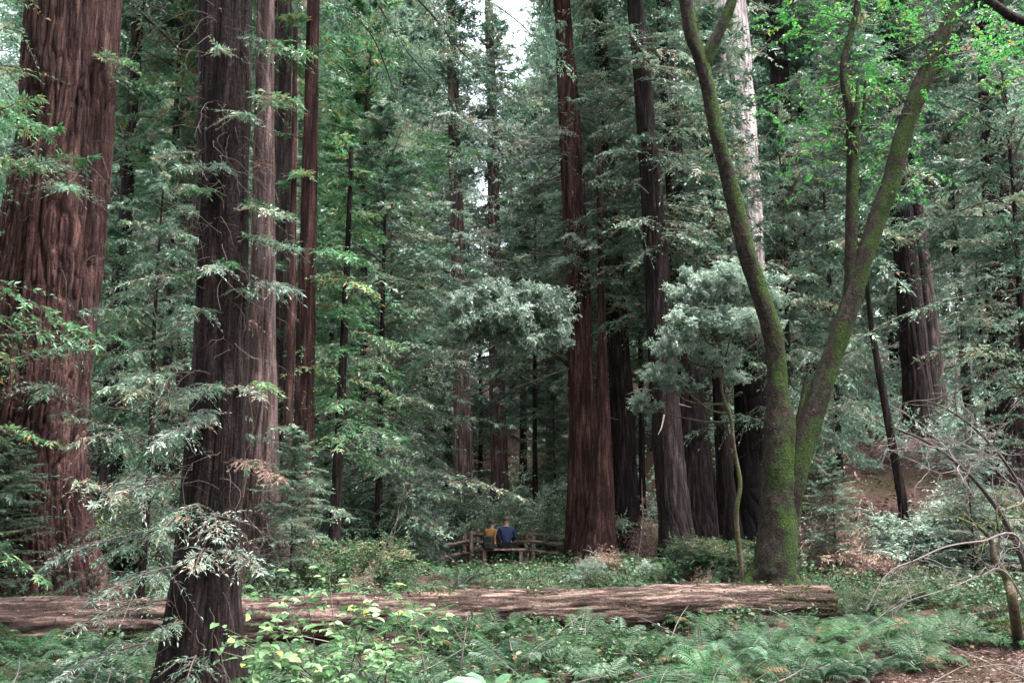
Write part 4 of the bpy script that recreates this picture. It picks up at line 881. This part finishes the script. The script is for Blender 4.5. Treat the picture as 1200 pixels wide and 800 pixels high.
mb = MB(); n = 1500; k = rng.integers(3, len(pc) - 3, n); a = rng.normal(0, .5, n); dd = Aa[k] * np.sin(a)[:, None] + Bb[k] * np.cos(a)[:, None]
ph = rng.random(n) * 6.28; t = axes(pc[k] + dd * rr[k][:, None] * 1.05, np.stack([np.cos(ph), np.sin(ph), 0 * ph], 1) + .2 * dd, dd + .4 * rng.normal(0, 1, dd.shape), rng.uniform(.02, .07, n)); kites(mb, t, t['L'] * rng.uniform(.15, .6, n))
o = link('leaf_litter', mb.mesh('leaf_litter', [M['litter']])); tag(o, 'dead leaves and bark flakes lying on top of the fallen log', 'leaf litter', kind='stuff')
def small_log(name, label, pa, pb, r0, r1, matl, n=60, seed=5, cat='log', moss=0):
    pa = np.array(pa); pb = np.array(pb); m_ = (pa + pb) / 2 + [0, 0, 0.02]
    ro = root(name, label, cat, tuple(pa)); mb, pc, rr = log_mesh([pa, m_, pb], [r0, (r0 + r1) / 2, r1], n, 40, seed, None, None, .14)
    ax = Vector(pb - pa).normalized(); q = ax.to_track_quat('Z', 'Y'); Mx = Matrix.Translation(Vector(pa)) @ q.to_matrix().to_4x4()
    me = mb.mesh('bark', [M[matl]], smooth=True); me.transform(Mx.inverted()); o = link('bark', me, ro); o.rotation_mode = 'QUATERNION'; o.rotation_quaternion = q
    if moss:
        mb = MB(); k = rng.integers(0, len(pc), moss); a = rng.normal(0, .8, moss); T = nrm(np.gradient(pc, axis=0)); Aa = nrm(np.cross(T, Z)); Bb = np.cross(Aa, T)
        dd = Aa[k] * np.sin(a)[:, None] + Bb[k] * np.cos(a)[:, None]
        t = axes(pc[k] + dd * rr[k][:, None] * 1.02, dd + rng.normal(0, .6, dd.shape), rng.normal(0, 1, dd.shape), rng.uniform(.02, .05, moss)); kites(mb, t, .018)
        link('moss', mb.mesh('moss', [M['moss']], pa), ro)
def gp(px, Y, up=0.0): a = at_ground(px, Y); return (a[0], a[1], a[2] + up)
small_log('decaying_log', 'short mossy log lying on the slope beyond the mossy tree', gp(1005, 21.5, .2), gp(1088, 19.5, .22), .22, .2, 'bark_log', moss=1600, seed=51)
small_log('decaying_log', 'grey log piece on the ground behind the giant redwood foot', gp(95, 18.5, .12), gp(175, 19.5, .12), .14, .12, 'wood_pale', seed=52)
small_log('mossy_log', 'mossy log stub on the path verge at the right edge', gp(1150, 12.2, .06), gp(1235, 12.8, .10), .13, .17, 'bark_moss_low', moss=2600, seed=53)
small_log('bark_chunk', 'dark red chunk of rotten wood against the back of the log', gp(795, 17.0, .12), gp(826, 16.8, .14), .2, .15, 'bark_red', seed=54, n=30, cat='wood chunk')
small_log('decaying_log', 'thin grey log leaning on the ground right of the curving redwood', gp(800, 21, .06), gp(850, 23, .5), .09, .07, 'wood_pale', seed=55)

# broken pale snag behind the seated pair
sb = np.array(at_ground(583, 33)); mb = MB()
c = crv([sb - [0, 0, .1], sb + [0.05, 0, .45], P(587, 600, 33)], 16); tube(mb, c, [0.2, .2, .19, .18, .17, .17, .16, .16, .15, .15, .14, .12, .10, .08, .05, .02], 9)
c = crv([sb + [0.05, 0, .2], sb + [-.35, 0, .62], sb + [-.8, 0, .75]], 10); tube(mb, c, np.linspace(.07, .03, 10), 6)
o = link('broken_stump', mb.mesh('broken_stump', [M['wood_pale']], sb, smooth=True), None, tuple(sb)); tag(o, 'pale broken stump sticking up behind the seated pair', 'stump')

# ------------------------------------------------------------------ rail fences
def rail(mb, a, b, r, seed):
    n = 14; t = np.linspace(0, 1, n)[:, None]; rg = np.random.default_rng(seed)
    pts = np.array(a) * (1 - t) + np.array(b) * t; pts = pts + np.cumsum(rg.normal(0, .008, (n, 3)), 0) * [0, 1, 1]
    tube(mb, pts, r * (1 + 0.12 * rg.standard_normal(n)), 5)
def fence(label, stations, rails):
    b = np.array(stations[0]); ro = root('rail_fence', label, 'fence', tuple(b))
    for s in stations:
        mb = MB()
        for dx in (-0.09, 0.09):
            tube(mb, np.array([[s[0] + dx, s[1] - .05, s[2] - .1], [s[0] + dx * 1.1, s[1], s[2] + .45], [s[0] + dx, s[1] + .02, s[2] + .84 + dx * .4]]), [.075, .07, .065], 6)
        link('post', mb.mesh('post', [M['wood_pale']], b), ro)
    for k in range(len(stations) - 1):
        p0 = np.array(stations[k]); p1 = np.array(stations[k + 1])
        for h in rails:
            mb = MB(); d = (p1 - p0) * 0.05
            rail(mb, p0 - d + [0, 0, h + .02 * ((k % 2) * 2 - 1)], p1 + d + [0, 0, h - .02 + rng.normal(0, .03)], .065, int(h * 100) + k)
            link('rail', mb.mesh('rail', [M['wood_rail']], b), ro)
fence('weathered split-rail fence between the seated pair and the central redwood', [gp(556, 29.3), gp(621, 28.9), gp(682, 28.6)], [.28, .52, .74])
fence('older low rail fence trailing off to the left behind the low plants', [gp(395, 25.2), gp(452, 26.4), gp(508, 28.0), gp(548, 29.1)], [.30, .58])

# ------------------------------------------------------------------ the seated pair on a plank bench
def gz(px, Y): return np.array(at_ground(px, Y))
bq = gz(588, 28.2); mb = MB()
ro = root('plank_bench', 'low dark plank bench under the seated pair by the fence', 'bench', tuple(bq))
def box(mb, lo, hi):
    x0, y0, z0 = lo; x1, y1, z1 = hi
    V = [(x0, y0, z0), (x1, y0, z0), (x1, y1, z0), (x0, y1, z0), (x0, y0, z1), (x1, y0, z1), (x1, y1, z1), (x0, y1, z1)]
    mb.add(V, [[0, 3, 2, 1], [4, 5, 6, 7], [0, 1, 5, 4], [1, 2, 6, 5], [2, 3, 7, 6], [3, 0, 4, 7]])
box(mb, (-.62, -.17, .39), (.68, .17, .45)); o = link('seat', mb.mesh('seat', [M['wood_pale']]), ro)
bv = o.modifiers.new('b', 'BEVEL'); bv.width = .012
for sx in (-.48, .54):
    mb = MB(); box(mb, (sx - .05, -.13, -.1), (sx + .05, .13, .388)); link('leg', mb.mesh('leg', [M['wood_pale']]), ro)

M['skin'] = plain('skin', (0.45, 0.25, 0.18), 0.55, 0.08)
M['blue'] = plain('blue_jacket_cloth', (0.007, 0.018, 0.065), 0.75, 0.2, 20)
M['orange'] = plain('orange_jacket_cloth', (0.24, 0.11, 0.025), 0.75, 0.15, 20)
M['darkcloth'] = plain('dark_trousers_cloth', (0.018, 0.018, 0.024), 0.85, 0.2, 20)
M['black'] = plain('black_bag_cloth', (0.012, 0.012, 0.014), 0.7, 0.2, 20)
M['hair_grey'] = plain('grey_brown_hair', (0.07, 0.05, 0.042), 0.6, 0.3, 60)
M['hair_dark'] = plain('dark_hair', (0.02, 0.018, 0.02), 0.6, 0.3, 60)
def skin_obj(name, verts, edges, matl, parent, rootv=0, lvl=2):
    me = bpy.data.meshes.new(name); me.from_pydata([v[:3] for v in verts], edges, []); me.materials.append(matl)
    o = link(name, me, parent); s = o.modifiers.new('skin', 'SKIN'); s.use_smooth_shade = True
    sv = me.skin_vertices[0].data
    for i, v in enumerate(verts): sv[i].radius = (v[3], v[4] if len(v) > 4 else v[3]); sv[i].use_root = (i == rootv)
    o.modifiers.new('sub', 'SUBSURF').levels = lvl; o.modifiers['sub'].render_levels = lvl
    return o
def seated(label, loc, rz, top, legs, hair, s=1.0, lean=0.0):
    r = root('person', label, 'person', loc, None, rz, s)
    V = [(0, 0, .52, .13, .11), (0, .02 + lean * .3, .72, .125, .10), (0, .03 + lean, .94, .15, .10), (0, .03 + lean, 1.06, .05), (0, .05 + lean, 1.13, .055), (0, .05 + lean, 1.20, .088, .095), (0, .045 + lean, 1.29, .07, .08), (0, .15 + lean, 1.20, .016)]
    E = [(0, 1), (1, 2), (2, 3), (3, 4), (4, 5), (5, 6), (5, 7)]
    for sx in (-1, 1):
        i = len(V); V += [(sx * .17, .02 + lean, .99, .06), (sx * .25, .06 + lean, .76, .045), (sx * .17, .28 + lean, .64, .032), (sx * .14, .34 + lean, .62, .026, .018)]
        E += [(2, i), (i, i + 1), (i + 1, i + 2), (i + 2, i + 3)]
        for f in range(4):
            j = len(V); q = (sx * (.155 - f * .018), .38 + lean, .62); V += [(*q, .008), (q[0], q[1] + .03 + .006 * (f in (1, 2)), .60, .007), (q[0], q[1] + .045, .578, .006)]
            E += [(i + 3, j), (j, j + 1), (j + 1, j + 2)]
        j = len(V); V += [(sx * .11, .35 + lean, .615, .009), (sx * .095, .385 + lean, .60, .008)]; E += [(i + 3, j), (j, j + 1)]
        j = len(V); V += [(sx * .10, .06, .51, .09), (sx * .12, .26, .52, .075), (sx * .12, .44, .50, .055), (sx * .12, .45, .28, .05), (sx * .12, .44, .09, .035), (sx * .12, .50, .04, .035, .028), (sx * .12, .60, .025, .03, .022)]
        E += [(0, j)] + [(j + k, j + k + 1) for k in range(6)]
        k = len(V); V += [(sx * .092, .05 + lean, 1.20, .018, .012)]; E += [(5, k)]
    skin_obj('body', V, E, M['skin'], r)
    T = [(0, 0, .50, .155, .13), (0, .02 + lean * .3, .72, .15, .125), (0, .03 + lean, .93, .17, .12), (0, .03 + lean, 1.05, .075)]; ET = [(0, 1), (1, 2), (2, 3)]
    for sx in (-1, 1):
        i = len(T); T += [(sx * .175, .02 + lean, .99, .078), (sx * .255, .06 + lean, .76, .06), (sx * .18, .265 + lean, .645, .045)]; ET += [(2, i), (i, i + 1), (i + 1, i + 2)]
    skin_obj('jacket', T, ET, M[top], r)
    T = [(0, -.01, .53, .165, .14), (0, -.01, .62, .15, .13)]; ET = [(0, 1)]
    for sx in (-1, 1):
        i = len(T); T += [(sx * .10, .05, .515, .115), (sx * .12, .26, .525, .09), (sx * .12, .45, .50, .07), (sx * .12, .455, .28, .064), (sx * .12, .445, .11, .055)]
        ET += [(0, i)] + [(i + k, i + k + 1) for k in range(4)]
    skin_obj('trousers', T, ET, M[legs], r)
    for sx in (-1, 1):
        skin_obj('shoe', [(sx * .12, .42, .06, .048), (sx * .12, .52, .045, .045, .038), (sx * .12, .61, .03, .036, .028)], [(0, 1), (1, 2)], M['black'], r)
    mb = MB(); n = 16; m_ = 9; rg = np.random.default_rng(3)
    for k in range(1):
        ph = np.linspace(0.02, 1.75, m_)[:, None]; th = (np.arange(n) / n * 2 * math.pi)[None]
        rr_ = 1 + 0.05 * rg.standard_normal((m_, n)); lim = np.where(np.sin(th) > 0.3, 0.55, 1.0); ph2 = ph * lim
        Vh = np.stack([.102 * np.sin(ph2) * np.cos(th) * rr_, .112 * np.sin(ph2) * np.sin(th) * rr_ + .045 + lean, .112 * np.cos(ph2) * rr_ + 1.232], -1)
        i = np.arange(m_ - 1)[:, None] * n; j = np.arange(n)[None]; a = i + j; b = i + (j + 1) % n
        mb.add(Vh.reshape(-1, 3), np.stack([a, b, b + n, a + n], -1).reshape(-1, 4))
    link('hair', mb.mesh('hair', [M[hair]], smooth=True), r)
    return r
seated('person in a blue jacket sitting on the bench with back turned, taller of the pair', tuple(bq + [.13, 0, 0]), R(4), 'blue', 'darkcloth', 'hair_grey', 1.0)
seated('person in an orange jacket sitting beside the one in blue, wearing a black backpack', tuple(bq + [-.30, .05, 0]), R(-14), 'orange', 'darkcloth', 'hair_dark', .93, .05)
bp_ = bq + np.array([-.36, -.17, .40]); mb = MB(); box(mb, (-.15, -.10, .02), (.15, .10, .40))
br = root('backpack', 'black backpack on the back of the person in the orange jacket', 'backpack', tuple(bp_), None, R(-14))
o = link('bag', mb.mesh('bag', [M['black']]), br); b_ = o.modifiers.new('b', 'BEVEL'); b_.width = .06; b_.segments = 4
mb = MB(); box(mb, (-.10, -.145, .05), (.10, -.095, .22)); o = link('pocket', mb.mesh('pocket', [M['black']]), br); b_ = o.modifiers.new('b', 'BEVEL'); b_.width = .02; b_.segments = 3
for sx in (-1, 1):
    mb = MB(); tube(mb, crv([(sx * .1, .09, .36), (sx * .12, .2, .5), (sx * .13, .33, .42), (sx * .13, .34, .2), (sx * .12, .1, .06)], 18), .014, 6); link('strap', mb.mesh('strap', [M['black']], smooth=True), br)

# ------------------------------------------------------------------ bare branches
def bare(mb, start, d0, L, r, depth, rg, mi=0, wig=0.22, down=0.0):
    n = 8; pts = [np.array(start, float)]; d = nrm(np.array(d0, float))
    for k in range(n): d = nrm(d + rg.normal(0, wig, 3) * 0.5 - Z * down); pts.append(pts[-1] + d * L / n)
    pts = np.array(pts); tube(mb, pts, np.linspace(r, r * .35, n + 1), 4 if r < .006 else 6, mi, cap=False)
    if depth:
        for k in range(rg.integers(3, 6)):
            i = rg.integers(2, n); dd = nrm(pts[i] - pts[i - 1] + rg.normal(0, .7, 3))
            bare(mb, pts[i], dd, L * rg.uniform(.35, .6), r * .5, depth - 1, rg, mi, wig, down)
rg = np.random.default_rng(11)
q = gp(1225, 11.5); ro = root('bare_shrub', 'leafless shrub with dark branch arching over the ferns from the right edge', 'shrub', q)
mb = MB(); main = crv([np.array(q), P(1207, 680, 11.5), P(1180, 615, 11.4), P(1140, 560, 11.3), P(1090, 520, 11.2), P(1045, 500, 11)], 40)
tube(mb, main, np.linspace(.045, .008, 40), 8)
m2 = crv([np.array(q), P(1222, 640, 11.8), P(1190, 560, 11.8), P(1140, 500, 11.8), P(1085, 470, 11.9), P(1040, 478, 12)], 40); tube(mb, m2, np.linspace(.03, .005, 40), 6)
link('branch', mb.mesh('branch', [M['twig_dark']], q), ro)
mb = MB()
for k in range(24):
    j = rg.integers(10, 39); src = (main, m2)[k % 2]; dd = nrm(src[j] - src[j - 1] + rg.normal(0, .6, 3)); bare(mb, src[j], dd, rg.uniform(.5, 1.1), .008, 2, rg, wig=.35)
link('twigs', mb.mesh('twigs', [M['twig_pale']], q), ro)
q = gp(1215, 10.6); ro = root('dead_branch', 'fallen pale dead branch reaching left over the ferns at the right edge', 'branch', q)
mb = MB(); c1 = crv([np.array(q) + [0, 0, .3], P(1195, 632, 10.5), P(1150, 634, 10.4), P(1110, 640, 10.3), P(1075, 655, 10.2), P(1040, 672, 10.1), P(1015, 715, 10)], 40); tube(mb, c1, np.linspace(.015, .004, 40), 6)
c2 = crv([np.array(q) + [0, 0, .25], P(1180, 672, 10.3), P(1150, 674, 10.3), P(1110, 690, 10.1), P(1060, 706, 10), P(1000, 742, 9.9)], 40); tube(mb, c2, np.linspace(.011, .003, 40), 6)
for k in range(16):
    j = rg.integers(8, 39); src = (c1, c2)[k % 2]; bare(mb, src[j], nrm(src[j] - src[j - 1] + rg.normal(0, .8, 3)), rg.uniform(.3, .7), .005, 1, rg, wig=.3)
link('limb', mb.mesh('limb', [M['twig_pale']], q), ro)
q = gp(1186, 12.3); ro = root('mossy_sapling', 'small crooked dark mossy sapling beside the path verge', 'sapling', q); mb = MB()
c1 = crv([np.array(q) - [0, 0, .1], P(1188, 712, 10.9), P(1181, 680, 10.9), P(1166, 655, 10.9), P(1162, 635, 10.9), P(1150, 620, 10.9), P(1120, 605, 11)], 40); tube(mb, c1, np.linspace(.065, .012, 40), 10)
c2 = crv([P(1164, 650, 10.9), P(1172, 630, 10.9), P(1168, 600, 10.9), P(1180, 560, 11)], 20); tube(mb, c2, np.linspace(.02, .005, 20), 6)
for k in range(8): bare(mb, c1[25 + k * 2 - 2], rg.normal(0, 1, 3) + [0, 0, .6], .5, .008, 1, rg)
link('stem', mb.mesh('stem', [M['bark_moss_low']], q, smooth=True), ro)
# hanging bare boughs over the top left middle, one dead-topped conifer
q = gp(330, 24.5)
ro = root('dead_branch', 'long dark hanging boughs crossing the top left of the sky gap', 'branch', tuple(P(400, -60, 20))); qq = P(400, -60, 20); mb = MB()
for pts in [[(400, -60), (440, 0), (478, 62), (545, 130)], [(410, -70), (490, 0), (545, 65), (603, 122)], [(395, -60), (405, 0), (440, 50), (470, 130)], [(400, -60), (520, -30), (600, 20), (640, 60)]]:
    c = crv([P(a, b, 20 + .3 * k) for k, (a, b) in enumerate(pts)], 24); tube(mb, c, np.linspace(.03, .007, 24), 6, 1)
    A0 = axes(c[4:-1:2], np.gradient(c, axis=0)[4:-1:2] + rng.normal(0, .05, (10, 3)), Z, .9, .25)
    T1 = ladder(A0, 6, .45, 1.0, hump(), g=.3); stems(mb, T1, .004, .0015, 1); K = ladder(T1, 6, 1, .85, abs_len=.08, nz=.2); kites(mb, K, .025)
link('limb', mb.mesh('limb', [M['needle'], M['twig_dark']], qq), ro)
for k in range(7):    # thin bare understorey sticks
    labs = ['thin bare stick leaning in front of the thin young redwood', 'thin bare stick rising in the fern bed near the log middle', 'thin grey stick standing behind the hazel shrub', 'thin stick leaning left of the rail fence', 'thin bare stick beside the curving redwood', 'thin bare stick right of the mossy tree foot', 'thin stick leaning on the left side of the cluster']
    spec = [(424, 17, 470, 600), (538, 9.5, 549, 715), (505, 9, 480, 700), (455, 22, 475, 560), (742, 23, 752, 560), (1000, 17, 1012, 620), (270, 16, 255, 560)][k]
    b = np.array(gp(spec[0], spec[1])); t_ = P(spec[2], spec[3], spec[1] + .2); mb = MB()
    c = crv([b - [0, 0, .05], (b + t_) / 2 + rng.normal(0, .04, 3), t_], 14); tube(mb, c, np.linspace(.013, .004, 14), 5)
    for j in (7, 10): bare(mb, c[j], rg.normal(0, 1, 3) + [0, 0, .8], .35, .005, 1, rg)
    o = link('bare_stick', mb.mesh('bare_stick', [M['twig']], b), None, tuple(b)); tag(o, labs[k], 'stick')

# ------------------------------------------------------------------ hazel shrub and big near leaves
q = np.array(gp(430, 7.4)); ro = root('hazel_shrub', 'bright green broad-leaved hazel shrub in front of the log', 'shrub', q)
mb = MB(); sb_ = MB(); lv = []
for (tx, ty, Y, n) in [(262, 735, 7.0, 9), (250, 760, 6.9, 6), (300, 695, 7.1, 12), (330, 700, 7.3, 10), (350, 672, 7.3, 14), (385, 668, 7.4, 14), (410, 680, 7.5, 12), (425, 705, 7.4, 12), (340, 730, 7.0, 16), (380, 725, 7.1, 16), (320, 745, 6.9, 14), (405, 745, 7.0, 12),
                       (470, 700, 7.6, 12), (500, 705, 7.8, 8), (515, 725, 7.7, 10), (450, 690, 7.5, 10), (390, 770, 6.8, 12), (300, 765, 6.8, 8), (440, 760, 6.9, 9), (480, 745, 7.2, 9), (360, 760, 6.7, 8), (270, 745, 6.8, 8)]:
    b = q + [rng.normal(0, .15), rng.normal(0, .1), 0]; t_ = P(tx, ty, Y)
    c = crv([b, b * .5 + t_ * .5 + [0, 0, .12] + rng.normal(0, .03, 3), t_], 18); tube(sb_, c, np.linspace(.008, .002, 18), 4, 0, cap=False)
    d = c[-1] - c[-2]
    A0 = axes(c[9:17:1], np.gradient(c, axis=0)[9:17] * [1, 1, .3] + rng.normal(0, .02, (8, 3)), Z, .16, .2)
    K = ladder(A0, 2, 1, .9, nz=.3, abs_len=.085, t0=.1); sel = rng.random(len(K['P'])) < n / 9; K = {k_: v[sel] for k_, v in K.items()}
    K = axes(K['P'], K['D'] * [1, 1, .4], Z + .35 * rng.normal(0, 1, K['D'].shape), K['L'] * rng.uniform(.7, 1.2, len(K['L']))); folded(mb, K, K['L'] * .58, fold=.12)
link('leaves', mb.mesh('leaves', [M['hazel']], q), ro); link('stems', sb_.mesh('stems', [M['twig']], q), ro)
q = np.array(gp(580, 5.0)); q = np.array([P(580, 800, 4.6)[0], 4.6, float(hgt(0, 4.6))]); ro = root('leafy_plant', 'plant with large pale green leaves at the bottom edge', 'plant', q); mb = MB(); sb_ = MB()
for (bx, by, ex, ey) in [(575, 806, 523, 790), (575, 806, 548, 783), (580, 808, 598, 786), (600, 812, 640, 790), (600, 812, 618, 783), (615, 815, 648, 800), (590, 812, 560, 803), (610, 815, 590, 800), (620, 818, 660, 808)]:
    a_ = P(bx, by, 4.5); e_ = P(ex, ey, 4.4 + rng.normal(0, .05)); d = e_ - a_; A = axes([a_], [d], [Z * 1.0 + [0, -.5, 0]], [np.linalg.norm(d) * 1.1]); folded(mb, A, .07, fold=.1)
    tube(sb_, crv([q, (q + a_) / 2 + [0, 0, .06], a_], 8), .004, 4, cap=False)
link('leaves', mb.mesh('leaves', [M['bigleaf']], q), ro); link('stems', sb_.mesh('stems', [M['twig']], q), ro)

# ------------------------------------------------------------------ light
EL, AZ = R(70), R(115)         # sun high, a little ahead and to the right; azimuth measured from +Y towards +X
w = bpy.data.worlds.new('World'); scn.world = w; w.use_nodes = True; nt = w.node_tree; bg = nt.nodes['Background']
sky = nt.nodes.new('ShaderNodeTexSky'); sky.sky_type = 'NISHITA'; sky.sun_disc = False; sky.sun_elevation = EL; sky.sun_rotation = AZ; sky.dust_density = 4; sky.air_density = 1
hs = nt.nodes.new('ShaderNodeHueSaturation'); hs.inputs['Saturation'].default_value = 0.35
nt.links.new(sky.outputs[0], hs.inputs['Color']); nt.links.new(hs.outputs[0], bg.inputs[0]); bg.inputs[1].default_value = 0.135
sl = bpy.data.lights.new('sun', 'SUN'); sl.energy = 1.5; sl.angle = R(14); sl.color = (1, .97, .93); so = bpy.data.objects.new('sun', sl); COL.objects.link(so)
sd = Vector((math.sin(AZ) * math.cos(EL), math.cos(AZ) * math.cos(EL), math.sin(EL))); so.rotation_euler = sd.to_track_quat('Z', 'Y').to_euler()

vs = scn.view_settings; vs.view_transform = 'Standard'; vs.look = 'None'; vs.gamma = 1; vs.exposure = 2.95; vs.use_curve_mapping = False
cy = scn.cycles; cy.use_denoising = True; cy.denoiser = 'OPENIMAGEDENOISE'; cy.max_bounces = 6; cy.diffuse_bounces = 4; cy.glossy_bounces = 2; cy.transmission_bounces = 3; cy.volume_bounces = 0
cy.use_adaptive_sampling = True; cy.adaptive_threshold = 0.02; cy.sample_clamp_indirect = 0.6; cy.sample_clamp_direct = 1.2
